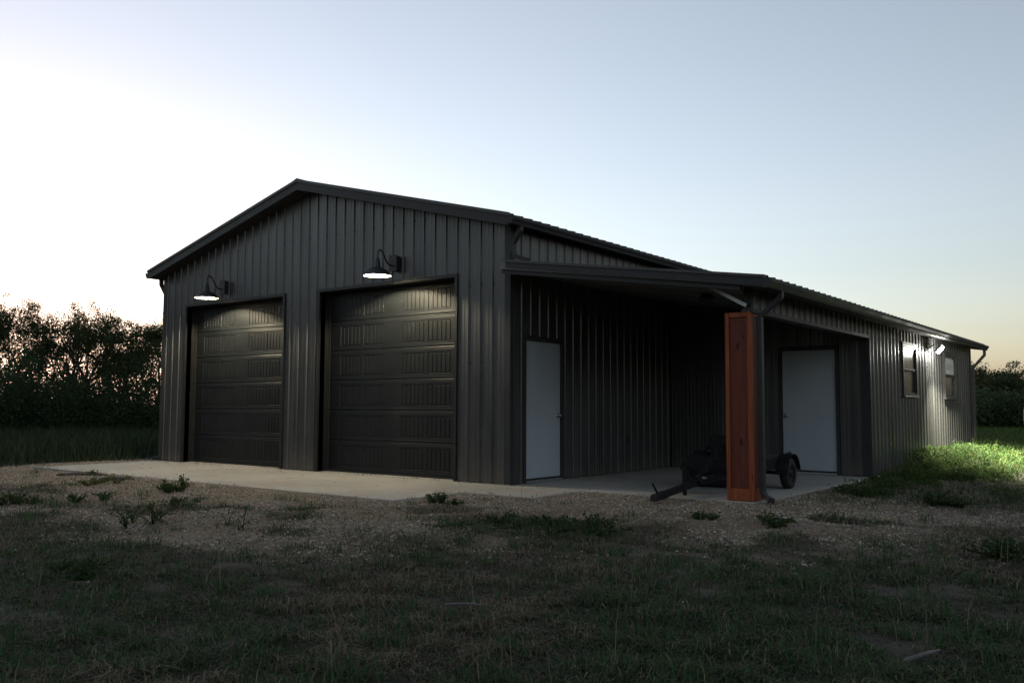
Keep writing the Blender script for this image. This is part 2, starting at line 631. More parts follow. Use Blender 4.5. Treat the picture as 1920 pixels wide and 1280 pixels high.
RIDGE_X, RIDGE_TOP, RS, RT = W / 2, 5.0, .255, .145        # gable: top of ridge, slope, roof thickness
def roof_top(x):
    return RIDGE_TOP - RS * abs(x - RIDGE_X)
def soff(x):
    return roof_top(x) - RT
L_TOP, L_S, L_T = 3.175, .1425, .115                          # lean-to roof
def lean_top(x):
    return L_TOP - L_S * (x - W)
def lean_soff(x):
    return lean_top(x) - L_T

PER = .2286
RIB = [(0.0, 0.0), (.010, 0.0), (.020, .019), (.042, .019), (.052, 0.0), (.092, 0.0), (.098, .0035), (.112, .0035), (.118, 0.0),
       (.162, 0.0), (.168, .0035), (.182, .0035), (.188, 0.0)]


def prof(u0, u1, extra=(), phase=0.0):
    pts = {}
    k0 = int(math.floor((u0 - phase) / PER)) - 1
    k1 = int(math.ceil((u1 - phase) / PER)) + 1
    full = [(phase + k * PER + a, h) for k in range(k0, k1 + 1) for a, h in RIB]
    us = [q[0] for q in full]
    hs = [q[1] for q in full]
    for u, h in full:
        if u0 < u < u1:
            pts[round(u, 5)] = h
    for u in [u0, u1] + [e for e in extra if u0 < e < u1]:
        pts[round(u, 5)] = float(np.interp(u, us, hs))
    return sorted(pts.items())


def wall_panels(parent, place, u0, u1, zb, zt, openings=(), breaks=(), name='wall_panel', mat='wall', wide=.9144, phase=0.0):
    """sheet-metal panels, one object each; place(u, h, z) puts a point in the world"""
    k = 0
    u = u0
    while u < u1 - .02:
        un = min(u1, u0 + (k + 1) * wide)
        ex = list(breaks)
        for a, b_, _, _ in openings:
            ex += [a, b_]
        pr = prof(u, un, ex, phase)
        mb = MB()
        for (ua, ha), (ub, hb) in zip(pr[:-1], pr[1:]):
            mid = (ua + ub) / 2
            segs = [(zb, None)]
            cuts = sorted([(o[2], o[3]) for o in openings if o[0] - 1e-6 <= mid <= o[1] + 1e-6])
            lo = zb
            spans = []
            for c0, c1 in cuts:
                if c0 > lo + .002:
                    spans.append((lo, c0))
                lo = max(lo, c1)
            spans.append((lo, None))
            for s0, s1 in spans:
                ta, tb = (zt(ua), zt(ub)) if s1 is None else (s1, s1)
                if ta <= s0 + .002 and tb <= s0 + .002:
                    continue
                mb.add([place(ua, ha + .001 * (k % 2), s0), place(ub, hb + .001 * (k % 2), s0), place(ub, hb + .001 * (k % 2), tb), place(ua, ha + .001 * (k % 2), ta)], [(0, 1, 2, 3)])
        if mb.f:
            mb.build(name, mat, parent, fix=False)
        u = un
        k += 1


D1 = (.797, 3.789)
D2 = (4.774, 7.836)
HD = 3.06
DEEP = .27

# --- front gable wall: liner with the two door openings, then the ribbed sheets
fw = MB()
gtop = lambda x: soff(x) - .004
for a, b_ in ((.03, D1[0]), (D1[1], D2[0]), (D2[1], W - .03)):
    fw.prism([(a, .004), (b_, .004), (b_, HD), (a, HD)], 1, .012, .11)
fw.prism([(.03, HD + .001), (W - .03, HD + .001), (W - .03, gtop(W - .03)), (RIDGE_X, gtop(RIDGE_X)), (.03, gtop(.03))], 1, .012, .11)
front = fw.build('front_wall', 'liner', B)
wall_panels(front, lambda u, h, z: (u, -h, z), .02, W - .02, .012, lambda u: gtop(u),
            [(D1[0] - .03, D1[1] + .03, 0, HD + .03), (D2[0] - .03, D2[1] + .03, 0, HD + .03)], breaks=[RIDGE_X], phase=.06)
# corner trims
for x0, x1 in ((-.03, .075), (W - .075, W + .024)):
    c = MB()
    c.box(x0, x1, -.026, -.0215, .006, soff(x0 if x0 > 1 else x1) - .03)
    c.build('corner_trim', 'trim', front)
# rows of screws at the girts
for zr in (.55, 1.75, 2.9, 4.02):
    sm = MB()
    k = 0
    u = .06 + .031
    while u < W - .1:
        inop = any(a - .06 < u + .08 < b_ + .06 and zr < HD + .05 for a, b_ in (D1, D2))
        if not inop and zr < gtop(u + .08) - .08 and u > .12:
            c = (u + .035, 0, zr + .004 * math.sin(k * 5.1))
            sm.add([(c[0] + .011 * math.cos(t_ * PI / 3), -.0065, c[2] + .011 * math.sin(t_ * PI / 3)) for t_ in range(6)] + [(c[0] + .014 * math.cos(t_ * PI / 3), -.0004, c[2] + .014 * math.sin(t_ * PI / 3)) for t_ in range(6)],
                   [tuple(range(6))] + [(i, (i + 1) % 6, 6 + (i + 1) % 6, 6 + i) for i in range(6)])
        k += 1
        u += PER
    s_ = sm.build('screw_row', 'rubber', front)
    tag(s_, kind='stuff')


# --- overhead doors
def door_section_mesh(wd, hs):
    us, vs = {0.0, wd}, {0.0, hs}
    bev = .007
    stamps = []
    sw = wd * .158
    for cx_ in (.168, .352, .648, .832):
        c = wd * cx_
        stamps.append((c - sw / 2, c + sw / 2))
    v0, v1 = hs * .15, hs * .83
    slats = []
    for a, b_ in stamps:
        us |= {a, a + bev, b_ - bev, b_}
        ns = 5
        g = .011
        w_ = (b_ - a - 2 * bev - (ns + 1) * g) / ns
        for i in range(ns):
            s0 = a + bev + g + i * (w_ + g)
            slats.append((s0, s0 + w_))
            us |= {s0, s0 + .004, s0 + w_ - .004, s0 + w_}
    vs |= {v0, v0 + bev, v1 - bev, v1, v0 + bev + .012, v0 + bev + .018, v1 - bev - .012, v1 - bev - .018, .010, hs - .012}
    # two long horizontal beads between the stamp rows
    for q in (hs * .90, hs * .06):
        vs |= {q - .012, q - .006, q + .006, q + .012}
    us, vs = sorted(us), sorted(vs)

    def hgt(u, v):
        h = 0.0
        for a, b_ in stamps:
            if a < u < b_ and v0 < v < v1:
                e = min(u - a, b_ - u, v - v0, v1 - v)
                h = -.009 * min(1.0, e / bev)
                for s0, s1 in slats:
                    if s0 < u < s1 and v0 + bev + .012 < v < v1 - bev - .012:
                        e2 = min((u - s0) / .004, (s1 - u) / .004, (v - v0 - bev - .012) / .006, (v1 - bev - .012 - v) / .006)
                        h += .0075 * min(1.0, e2 + 1e-6)
        for q in (hs * .90, hs * .06):
            if abs(v - q) < .0061:
                h = .0022
        if v > hs - .011 or v < .009:
            h = -.008
        return h
    mb = MB()
    nu = len(us)
    vv = [(u, -hgt(u, v), v) for v in vs for u in us]
    ff = [(j * nu + i, j * nu + i + 1, (j + 1) * nu + i + 1, (j + 1) * nu + i) for j in range(len(vs) - 1) for i in range(nu - 1)]
    mb.add(vv, ff)
    mb.add([(0, .012, 0), (wd, .012, 0), (wd, .012, hs), (0, .012, hs), (0, .045, 0), (wd, .045, 0), (wd, .045, hs), (0, .045, hs)],
           [(4, 7, 6, 5), (0, 4, 5, 1), (3, 2, 6, 7), (0, 3, 7, 4), (1, 5, 6, 2)])
    return mb


for (a, b_), nm in ((D1, 'left'), (D2, 'right')):
    gd = MB()
    # jambs and head of the opening (flat metal returns, with a narrow face trim)
    gd.box(a - .05, a, -.027, DEEP, .004, HD + .05)
    gd.box(b_, b_ + .05, -.027, DEEP, .004, HD + .05)
    gd.box(a + .0005, b_ - .0005, -.027, DEEP, HD, HD + .05)
    door = gd.build('garage_door', 'black_metal', B)
    tag(door, 'black embossed overhead door on the %s, in its opening' % nm)
    hs = (HD - .03) / 6
    pm = door_section_mesh(b_ - a - .012, hs - .003).build('door_section', 'garage', door, fix=False)
    pm.location = (a + .006, DEEP - .05, .03)
    for i in range(1, 6):
        q = pm.copy()
        COL.objects.link(q)
        q.location = (a + .006, DEEP - .05, .03 + i * hs)
    MB().box(a + .004, b_ - .004, DEEP - .062, DEEP - .02, .002, .034).build('bottom_seal', 'rubber', door)
    for xs in ((a + .001, a + .03), (b_ - .03, b_ - .001)):
        MB().box(xs[0], xs[1], DEEP - .07, DEEP - .055, .01, HD - .002).build('weather_strip', 'rubber', door)

# --- right side wall of the main block (white door under the porch roof)
DA, DB, DH = .375, 1.29, 2.086
rw = MB()
rw.prism([(.115, .004), (DA - .02, .004), (DA - .02, DH + .02), (.115, DH + .02)], 0, W - .11, W - .012)
rw.prism([(DB + .02, .004), (YE - .03, .004), (YE - .03, DH + .02), (DB + .02, DH + .02)], 0, W - .11, W - .012)
rw.box(W - .11, W - .012, .115, YE - .03, DH + .021, soff(W) - .01)
right = rw.build('side_wall', 'liner', B)
wall_panels(right, lambda u, h, z: (W + h, u, z), .02, YE - .02, .012, lambda u: soff(W) - .02, [(DA - .07, DB + .07, 0, DH + .07)], phase=.02)
MB().box(W + .0195, W + .024, -.021, .075, .006, soff(W) - .035).build('corner_trim', 'trim', right)

# --- left wall and rear wall
lw = MB().box(.012, .11, .115, YE - .03, .004, soff(0) - .01).build('side_wall', 'liner', B)
wall_panels(lw, lambda u, h, z: (-h, u, z), .02, YE - .02, .012, lambda u: soff(0) - .02)
bw = MB()
bw.prism([(.03, .004), (W - .03, .004), (W - .03, gtop(W - .03)), (RIDGE_X, gtop(RIDGE_X)), (.03, gtop(.03))], 1, YE - .025, YE - .012)
bw.prism([(W - .029, .004), (XL - .03, .004), (XL - .03, lean_soff(XL) - .01), (W - .029, lean_soff(W) - .01)], 1, YE - .025, YE - .012)
rear = bw.build('rear_wall', 'liner', B)
wall_panels(rear, lambda u, h, z: (u, YE + h - .01, z), .02, XL - .02, .012, lambda u: gtop(u) if u < W else lean_soff(u) - .01, breaks=[RIDGE_X, W])

# --- lean-to: outer wall with two windows, the header over the side opening
OZ = 2.245
WZ0, WZ1 = 1.334, 2.29
W1 = (6.973, 8.011)
W2 = (10.429, 11.575)
PY = .20                                    # side opening starts behind the corner post
ltop = lean_soff(XL) - .006
lo = MB()
lo.box(XL - .11, XL - .012, PY, YB + .08, OZ + .02, ltop)
cuts = [YB + .0805, W1[0], W1[1], W2[0], W2[1], YE - .03]
for a, b_ in ((cuts[0], cuts[1]), (cuts[2], cuts[3]), (cuts[4], cuts[5])):
    lo.box(XL - .11, XL - .012, a, b_, .004, ltop)
for a, b_ in (W1, W2):
    lo.box(XL - .11, XL - .012, a + .0005, b_ - .0005, .004, WZ0)
    lo.box(XL - .11, XL - .012, a + .0005, b_ - .0005, WZ1, ltop)
lean = lo.build('side_wall', 'liner', B)
wall_panels(lean, lambda u, h, z: (XL + h, u, z), PY - .14, YE - .02, .012, lambda u: ltop,
            [(PY - .2, YB + .02, 0, OZ + .03), (W1[0], W1[1], WZ0, WZ1), (W2[0], W2[1], WZ0, WZ1)], phase=.10)
MB().box(XL - .12, XL + .028, PY - .16, YB + .012, OZ, OZ + .05).build('header_trim', 'trim', lean)
MB().box(XL - .12, XL + .027, YB - .03, YB + .045, .004, OZ - .001).build('jamb_trim', 'trim', lean)
MB().box(XL - .06, XL + .027, YE - .06, YE + .02, .006, ltop).build('corner_trim', 'trim', lean)

# --- porch back wall with the second white door
EA, EB = 11.02, 11.926
pw = MB()
for a, b_ in ((W + .03, EA - .02), (EB + .02, XL - .125)):
    pw.prism([(a, .004), (b_, .004), (b_, DH + .02), (a, DH + .02)], 1, YB + .012, YB + .10)
pw.prism([(W + .03, DH + .021), (XL - .125, DH + .021), (XL - .125, lean_soff(XL) - .012), (W + .03, lean_soff(W) - .012)], 1, YB + .012, YB + .10)
porch = pw.build('porch_wall', 'liner', B)
wall_panels(porch, lambda u, h, z: (u, YB - h, z), W + .03, XL - .125, .012, lambda u: lean_soff(u) - .012, [(EA - .07, EB + .07, 0, DH + .07)], phase=.05)


def white_door(place_box, parent, knob_u, u0, u1, out):
    """place_box(ua, ub, da, db, za, zb): u along the wall, d outwards"""
    fr = MB()
    for q in ((u0 - .06, u0 - .004), (u1 + .004, u1 + .06)):
        fr.box(*place_box(q[0], q[1], -.09, .026, .004, DH + .06))
    fr.box(*place_box(u0 - .0035, u1 + .0035, -.09, .026, DH + .004, DH + .06))
    d = fr.build('entry_door', 'trim', parent)
    leaf = MB()
    leaf.box(*place_box(u0, u1, -.05, -.006, .058, DH))
    leaf.build('door_leaf', 'white_door', d, bevel=.003)
    MB().box(*place_box(u0 - .003, u1 + .003, -.06, -.008, .036, .056)).build('door_sweep', 'rubber', d)
    MB().box(*place_box(u0 - .003, u1 + .003, -.085, .045, .003, .034)).build('threshold', 'alu', d, bevel=.004)
    for zz in (.25, 1.05, 1.85):
        hu = u0 + .004 if knob_u > (u0 + u1) / 2 else u1 - .004
        MB().box(*place_box(hu - .008, hu + .008, -.012, .004, zz - .05, zz + .05)).build('hinge', 'brass', d)
    return d


def bx_side(ua, ub, da, db, za, zb):
    return (W + da, W + db, ua, ub, za, zb)

def bx_porch(ua, ub, da, db, za, zb):
    return (ua, ub, YB - db, YB - da, za, zb)

wd1 = white_door(bx_side, B, DB - .07, DA, DB, 0)
tag(wd1, 'white flush door in the long wall under the porch roof')
k = MB()
k.lathe([(0.0, .070), (.018, .068), (.028, .055), (.029, .045), (.022, .033), (.012, .028), (.012, .012), (.030, .010), (.033, 0.0)], (W - .006, DB - .07, .98), 18, 0)
k.build('door_knob', 'brass', wd1, smooth=True)
wd2 = white_door(bx_porch, B, EA + .07, EA, EB, 0)
tag(wd2, 'white flush door in the back wall of the porch')
k = MB()
k.lathe([(0.0, -.070), (.018, -.068), (.028, -.055), (.029, -.045), (.022, -.033), (.012, -.028), (.012, -.012), (.030, -.010), (.033, 0.0)], (EA + .07, YB + .006, .98), 18, 1)
k.build('door_knob', 'brass', wd2, smooth=True)
MB().box(W + .022, W + .03, 3.30, 3.37, .52, .63).build('outlet_cover', 'trim', right, bevel=.004)


# --- windows in the east wall
def window(a, b_, sticker):
    z0, z1 = WZ0, WZ1
    f = MB()
    f.box(XL - .06, XL + .045, a + .001, a + .045, z0 + .001, z1 - .001)
    f.box(XL - .06, XL + .045, b_ - .045, b_ - .001, z0 + .001, z1 - .001)
    f.box(XL - .06, XL + .0445, a + .0455, b_ - .0455, z1 - .05, z1 - .0015)
    f.box(XL - .06, XL + .0445, a + .0455, b_ - .0455, z0 + .0015, z0 + .045)
    w_ = f.build('window', 'trim', B)
    zm = (z0 + z1) / 2 - .02
    s = MB()
    for (q0, q1, x1) in ((zm + .02, z1 - .052, XL + .03), (z0 + .047, zm + .018, XL + .012)):
        s.box(x1 - .03, x1, a + .047, a + .075, q0, q1)
        s.box(x1 - .03, x1, b_ - .075, b_ - .047, q0, q1)
        s.box(x1 - .029, x1 + .001, a + .0755, b_ - .0755, q0, q0 + .03)
        s.box(x1 - .029, x1 + .001, a + .0755, b_ - .0755, q1 - .026, q1)
    s.build('sash', 'trim', w_)
    MB().box(XL + .008, XL + .012, a + .076, b_ - .076, zm + .051, z1 - .079).build('pane', 'glass', w_)
    MB().box(XL - .008, XL - .004, a + .076, b_ - .076, z0 + .078, zm - .009).build('pane', 'glass', w_)
    MB().box(XL - .02, XL + .065, a - .03, b_ + .03, z0 - .03, z0 - .001).build('sill', 'trim', w_, bevel=.003)
    MB().box(XL + .022, XL + .05, a - .04, b_ + .04, z1 + .001, z1 + .03).build('head_trim', 'trim', w_, bevel=.003)
    if sticker:
        bm = bmesh.new()
        r, n = .07, 6
        y0, y1, s0, s1 = a + .12, b_ - .12, zm - .06 + .11, z1 - .11
        pts = []
        for cx_, cz_, a0 in ((y1 - r, s1 - r, 0), (y0 + r, s1 - r, 90), (y0 + r, s0 + r, 180), (y1 - r, s0 + r, 270)):
            for i in range(n + 1):
                t_ = math.radians(a0 + 90 * i / n)
                pts.append((cx_ + r * math.cos(t_), cz_ + r * math.sin(t_)))
        MB().prism(pts, 0, XL + .0135, XL + .0155).build('paper_label', 'paper', w_)
        for q in (.34, .42, .5, .62):
            MB().box(XL + .0158, XL + .0164, a + .3, b_ - .34 + .15 * math.sin(q * 40), s0 + (s1 - s0) * q, s0 + (s1 - s0) * q + .008).build('printed_line', 'rubber', w_)
    else:
        MB().box(XL - .012, XL - .006, a + .05, b_ - .05, zm + .025, z1 - .055).build('window_film', 'blind', w_)
    MB().box(XL - .055, XL - .05, a + .046, b_ - .046, z0 + .046, zm + .02).build('inner_board', 'interior', w_)
    return w_


tag(window(*W1, False), 'window nearer the porch with pale film in its upper sash')
tag(window(*W2, True), 'window beyond the floodlight with a label on its upper pane')

# --- gable roof
FY = -.29                    # front face of the overhang
RY = YE + .2
XO = .165                    # side overhang of the roof sheet
ro = MB()
ro.prism([(-XO, soff(-XO)), (RIDGE_X, soff(RIDGE_X)), (W + XO, soff(W + XO)), (W + XO, roof_top(W + XO) - .004), (RIDGE_X, RIDGE_TOP - .004), (-XO, roof_top(-XO) - .004)], 1, FY + .012, RY)
roof = ro.build('roof', 'trim', B)
def roof_sheets(parent, x0, x1, ztop, y0, y1, name='roof_panel'):
    k, y = 0, y0
    while y < y1 - .03:
        yn = min(y1, y0 + (k + 1) * .9144)
        pr = prof(y, yn)
        mb = MB()
        for (ya, ha), (yb, hb) in zip(pr[:-1], pr[1:]):
            e = .001 * (k % 2)
            q = [(x0, ya, ztop(x0) + ha + e), (x0, yb, ztop(x0) + hb + e), (x1, yb, ztop(x1) + hb + e), (x1, ya, ztop(x1) + ha + e)]
            lo_ = [(v[0], v[1], v[2] - .004) for v in q]
            mb.add(q + lo_, [(0, 1, 2, 3), (7, 6, 5, 4), (2, 6, 7, 3), (0, 4, 5, 1)])
        mb.build(name, 'roof', parent, fix=False)
        y = yn
        k += 1
roof_sheets(roof, RIDGE_X + .02, W + XO + .035, lambda x: roof_top(x) + .003, FY + .03, RY)
roof_sheets(roof, RIDGE_X - .02, -XO - .035, lambda x: roof_top(x) + .003, FY + .03, RY)
rc = MB()
for s in (-1, 1):
    x1 = RIDGE_X + s * .19
    rc.add([(RIDGE_X, FY - .012, RIDGE_TOP + .045), (x1, FY - .012, roof_top(x1) + .028), (x1, RY, roof_top(x1) + .028), (RIDGE_X, RY, RIDGE_TOP + .045),
            (RIDGE_X, FY - .012, RIDGE_TOP + .030), (x1, FY - .012, roof_top(x1) + .014), (x1, RY, roof_top(x1) + .014), (RIDGE_X, RY, RIDGE_TOP + .030)],
           [(0, 1, 2, 3), (4, 7, 6, 5), (0, 4, 5, 1), (1, 5, 6, 2), (3, 2, 6, 7)])
rc.build('ridge_cap', 'roof', roof)
for s in (-1, 1):
    xe = RIDGE_X + s * (RIDGE_X + XO)
    z = lambda x, d: roof_top(x) + d
    f = MB()
    f.prism([(RIDGE_X, z(RIDGE_X, -RT - .015)), (xe, z(xe, -RT - .015)), (xe, z(xe, -.026)), (RIDGE_X, z(RIDGE_X, -.026))], 1, FY - .004, FY + .010)
    f.build('rake_fascia', 'trim', roof)
    f = MB()
    f.prism([(RIDGE_X, z(RIDGE_X, -.024)), (xe + s * .03, z(xe + s * .03, -.024)), (xe + s * .03, z(xe + s * .03, .026)), (RIDGE_X, z(RIDGE_X, .026))], 1, FY - .022, FY + .028)
    f.build('rake_trim', 'roof', roof)


def gutter(x_in, s, z_top, y0, y1, parent):
    """K-style gutter, s=+1 opens on the east side"""
    pr = [(0, 0), (0, -.105), (.075, -.105), (.085, -.075), (.115, -.035), (.118, 0), (.112, 0), (.108, -.033), (.079, -.070), (.070, -.099), (.006, -.099), (.006, 0)]
    g = MB().prism([(x_in + s * a, z_top + b_) for a, b_ in pr], 1, y0, y1)
    cap = [(x_in + s * a, z_top + b_) for a, b_ in pr[:6]]
    g.prism(cap, 1, y0 - .004, y0 - .0005)
    g.prism(cap, 1, y1 + .0005, y1 + .004)
    return g.build('gutter', 'trim', parent)


def downspout(pts, parent, up, name='downspout'):
    return MB().tube(pts, .038, 4, square=True, up=up, wide=.03).build(name, 'trim', parent, bevel=.004)


zg = roof_top(W + XO) - .035
gutter(W + XO + .002, 1, zg, FY, RY, B)
gutter(-XO - .002, -1, zg, FY, RY, B)
# east downspout of the main roof: out of the gutter, back to the wall, onto the porch roof
gxx = W + XO + .04
downspout([(gxx, -.03, zg - .10), (gxx, -.03, zg - .16), (W + .065, -.01, zg - .33), (W + .065, -.01, lean_top(W) + .17), (W + .10, -.01, lean_top(W) + .09), (W + .34, -.01, lean_top(W + .34) + .055)], B, (0, 1, 0))
# west downspout down to the ground
downspout([(-XO - .05, .03, zg - .10), (-XO - .05, .03, zg - .20), (-.06, .05, zg - .42), (-.06, .05, .16), (-.10, .05, .06), (-.3, .05, .03)], B, (0, 1, 0))

# --- lean-to roof
LX = 12.745
LF = -.28
lr = MB()
lr.prism([(W + .022, lean_soff(W + .022)), (LX, lean_soff(LX)), (LX, lean_top(LX) - .004), (W + .022, lean_top(W + .022) - .004)], 1, LF + .012, RY)
lroof = lr.build('porch_roof', 'soffit', B)
roof_sheets(lroof, W + .025, LX + .035, lambda x: lean_top(x) + .003, LF + .03, RY)
f = MB()
f.prism([(W + .13, lean_top(W + .13) - L_T + .024), (LX, lean_top(LX) - L_T - .004), (LX, lean_top(LX) - .016), (W + .13, lean_top(W + .13) - .016)], 1, LF - .004, LF + .010)
f.build('rake_fascia', 'trim', lroof)
f = MB()
f.prism([(W + .125, lean_top(W + .125) - .014), (LX + .03, lean_top(LX + .03) - .014), (LX + .03, lean_top(LX + .03) + .020), (W + .125, lean_top(W + .125) + .020)], 1, LF - .022, LF + .028)
f.build('rake_trim', 'roof', lroof)
zl = lean_top(LX) - .03
gutter(LX + .002, 1, zl, LF - .02, RY, B)
# eave soffit closing the gap between wall head and gutter
MB().prism([(XL + .03, lean_soff(XL + .03) - .012), (LX - .002, lean_soff(LX) - .012), (LX - .002, lean_soff(LX) - .002), (XL + .03, lean_soff(XL + .03) - .002)], 1, LF + .02, RY).build('eave_soffit', 'trim', lroof)
MB().prism([(W + .025, lean_soff(W + .025) - .06), (XL - .02, lean_soff(XL - .02) - .06), (XL - .02, lean_soff(XL - .02) - .003), (W + .025, lean_soff(W + .025) - .003)], 1, LF + .05, LF + .12).build('ceiling_trim', 'trim', lroof)
for yy in (1.25, 2.45, 3.65):
    MB().prism([(W + .03, lean_soff(W + .03) - .012), (XL - .13, lean_soff(XL - .13) - .012), (XL - .13, lean_soff(XL - .13) - .001), (W + .03, lean_soff(W + .03) - .001)], 1, yy, yy + .05).build('ceiling_batten', 'soffit', lroof)
c = MB()
c.lathe([(0.0, -.09), (.07, -.085), (.10, -.06), (.11, -.02), (.085, -.012), (.085, .03)], (11.18, 1.6, lean_soff(11.18) - .03), 20)
c.build('ceiling_fixture', 'black_metal', lroof, smooth=True)

# near and far downspouts of the lean-to
downspout([(LX + .05, .16, zl - .10), (LX + .05, .16, zl - .17), (XL + .075, .13, zl - .40), (XL + .075, .13, .14), (XL + .10, .12, .07), (XL + .24, -.02, .035)], B, (0, 1, 0))
downspout([(LX + .05, YE - .02, zl - .10), (LX + .05, YE - .02, zl - .22), (XL + .07, YE - .03, zl - .52), (XL + .07, YE - .03, .16), (XL + .12, YE - .03, .05), (XL + .3, YE - .03, .02)], B, (0, 1, 0))

# --- corner post: steel column wrapped in red-stained boards
PX0, PX1, PY0, PY1, PZ = 12.145, 12.475, .015, .33, 2.255
col = MB().box(12.355, 12.462, .10, .21, PZ - .3, lean_soff(12.4) - .002).build('porch_post', 'trim', B)
tag(col, 'red stained boxed wooden post at the porch corner')
bd = []
def board(x0, x1, y0, y1, z0, z1, m='wood'):
    return MB().box(x0, x1, y0, y1, z0, z1).build('board', m, col, bevel=.003)
st = .050
for yf, sgn in ((PY0, 1), (PY1, -1)):
    ya, yb = sorted((yf, yf + sgn * .022))
    board(PX0, PX0 + st, ya, yb, .006, PZ)
    board(PX1 - st, PX1, ya, yb, .006, PZ)
    board(PX0 + st + .001, PX1 - st - .001, ya, yb, PZ - .06, PZ - .001)
    board(PX0 + st + .001, PX1 - st - .001, ya, yb, .007, .15)
    yc, yd = sorted((yf + sgn * .018, yf + sgn * .03))
    board(PX0 + st + .0015, PX1 - st - .0015, yc, yd, .152, PZ - .062, 'wood_panel')
for xf, sgn in ((PX0, 1), (PX1, -1)):
    xa, xb = sorted((xf + sgn * .0005, xf + sgn * .022))
    y0, y1 = PY0 + .023, PY1 - .023
    board(xa, xb, y0, y0 + st, .008, PZ - .002)
    board(xa, xb, y1 - st, y1, .008, PZ - .002)
    board(xa, xb, y0 + st + .001, y1 - st - .001, PZ - .06, PZ - .003)
    board(xa, xb, y0 + st + .001, y1 - st - .001, .009, .15)
    xc, xd = sorted((xf + sgn * .018, xf + sgn * .03))
    board(xc, xd, y0 + st + .0015, y1 - st - .0015, .152, PZ - .062, 'wood_panel')
board(PX0 + .03, PX1 - .03, PY0 + .03, PY1 - .03, PZ - .02, PZ - .004)
MB().tube([(11.90, .06, lean_soff(11.90) - .01), (12.41, .06, 2.335)], .022, 4, square=True, wide=.022, up=(0, 1, 0)).build('brace', 'steel_brace', B)

# ------------------------------------------------------------------ gooseneck lamps over the garage doors
def gooseneck(x, zrim, label):
    e = empty('gooseneck_lamp', (x, 0, zrim))
    tag(e, label, 'wall lamp', 'gooseneck lamps over the garage doors')
    yl = -.45
    MB().box(-.075, .075, -.11, -.018, .12, .36).build('wall_box', 'black_metal', e, bevel=.012)
    MB().box(-.085, .085, -.125, -.1105, .11, .37).build('cover_plate', 'black_metal', e, bevel=.004)
    a = MB()
    pts = [(0, -.12, .20)]
    for t_ in np.linspace(0, 1, 16):
        ang = t_ * PI
        # S-bend: out and up, over the top, down into the shade
        pass
    ctrl = [(0, -.12, .20), (0, -.20, .205), (0, -.27, .27), (0, -.33, .37), (0, -.39, .415), (0, -.435, .39), (0, yl, .31), (0, yl, .25)]
    P_ = [Vector(q) for q in ctrl]
    sm = []
    for i in range(len(P_) - 1):
        p0, p1, p2, p3 = P_[max(i - 1, 0)], P_[i], P_[i + 1], P_[min(i + 2, len(P_) - 1)]
        for s in range(5):
            t_ = s / 5
            sm.append(.5 * ((2 * p1) + (p2 - p0) * t_ + (2 * p0 - 5 * p1 + 4 * p2 - p3) * t_ ** 2 + (3 * p1 - p0 - 3 * p2 + p3) * t_ ** 3))
    sm.append(P_[-1])
    a.tube(sm, .0125, 10)
    a.build('arm', 'black_metal', e, smooth=True)
    outer = [(.018, .275), (.030, .27), (.032, .235), (.040, .225), (.046, .15), (.058, .125), (.105, .112), (.155, .082), (.190, .042), (.206, .012), (.216, 0.0)]
    inner = [(.213, -.002), (.203, .010), (.186, .038), (.152, .075), (.103, .103), (.05, .110), (.0, .112)]
    MB().lathe(outer + [(.2165, -.004)], (0, yl, 0), 40).build('shade', 'black_metal', e, smooth=True)
    MB().lathe([(.2165, -.0045)] + inner, (0, yl, 0), 40).build('shade_lining', 'shade_in', e, smooth=True)
    MB().lathe([(.0, .060), (.012, .062), (.020, .070), (.022, .080), (.019, .090), (.012, .098), (.011, .1085)], (0, yl, 0), 18).build('bulb', 'bulb', e, smooth=True)
    return e


gooseneck(2.10, 3.105, 'black gooseneck lamp lit above the left garage door')
gooseneck(6.61, 3.135, 'black gooseneck lamp lit above the right garage door')

# ------------------------------------------------------------------ floodlight on the east wall
FLP = Vector((XL + .15, 9.0, 2.335))
fl = empty('floodlight', (XL + .02, 9.0, 2.31))
tag(fl, 'bright white floodlight mounted between the two side windows', 'floodlight')
MB().box(0.003, .05, -.06, .06, -.02, .10).build('mount', 'alu', fl, bevel=.006)
MB().tube([(.05, 0, .04), (.13, 0, .035), (.195, 0, .0)], .018, 8).build('arm', 'alu', fl, smooth=True)
hd = empty('lamp_head', (.22, 0, -.03), parent=fl)
fn = Vector((.74, .18, -.65)).normalized()
hd.rotation_euler = fn.to_track_quat('Z', 'Y').to_euler()
MB().box(-.125, .125, -.09, .09, -.045, .0).build('housing', 'alu', hd, bevel=.01)
MB().box(-.112, .112, -.078, .078, .0005, .05).build('lens', 'led', hd, bevel=.012)
al = bpy.data.lights.new('floodlight_light', 'AREA')
al.shape = 'RECTANGLE'
al.size, al.size_y = .22, .15
al.energy = 125.0
al.spread = math.radians(140)
al.color = (1.0, .95, .74)
ao = bpy.data.objects.new('floodlight_light', al)
COL.objects.link(ao)
ao.parent = hd
ao.location = (0, 0, .056)
ao.rotation_euler = (PI, 0, 0)

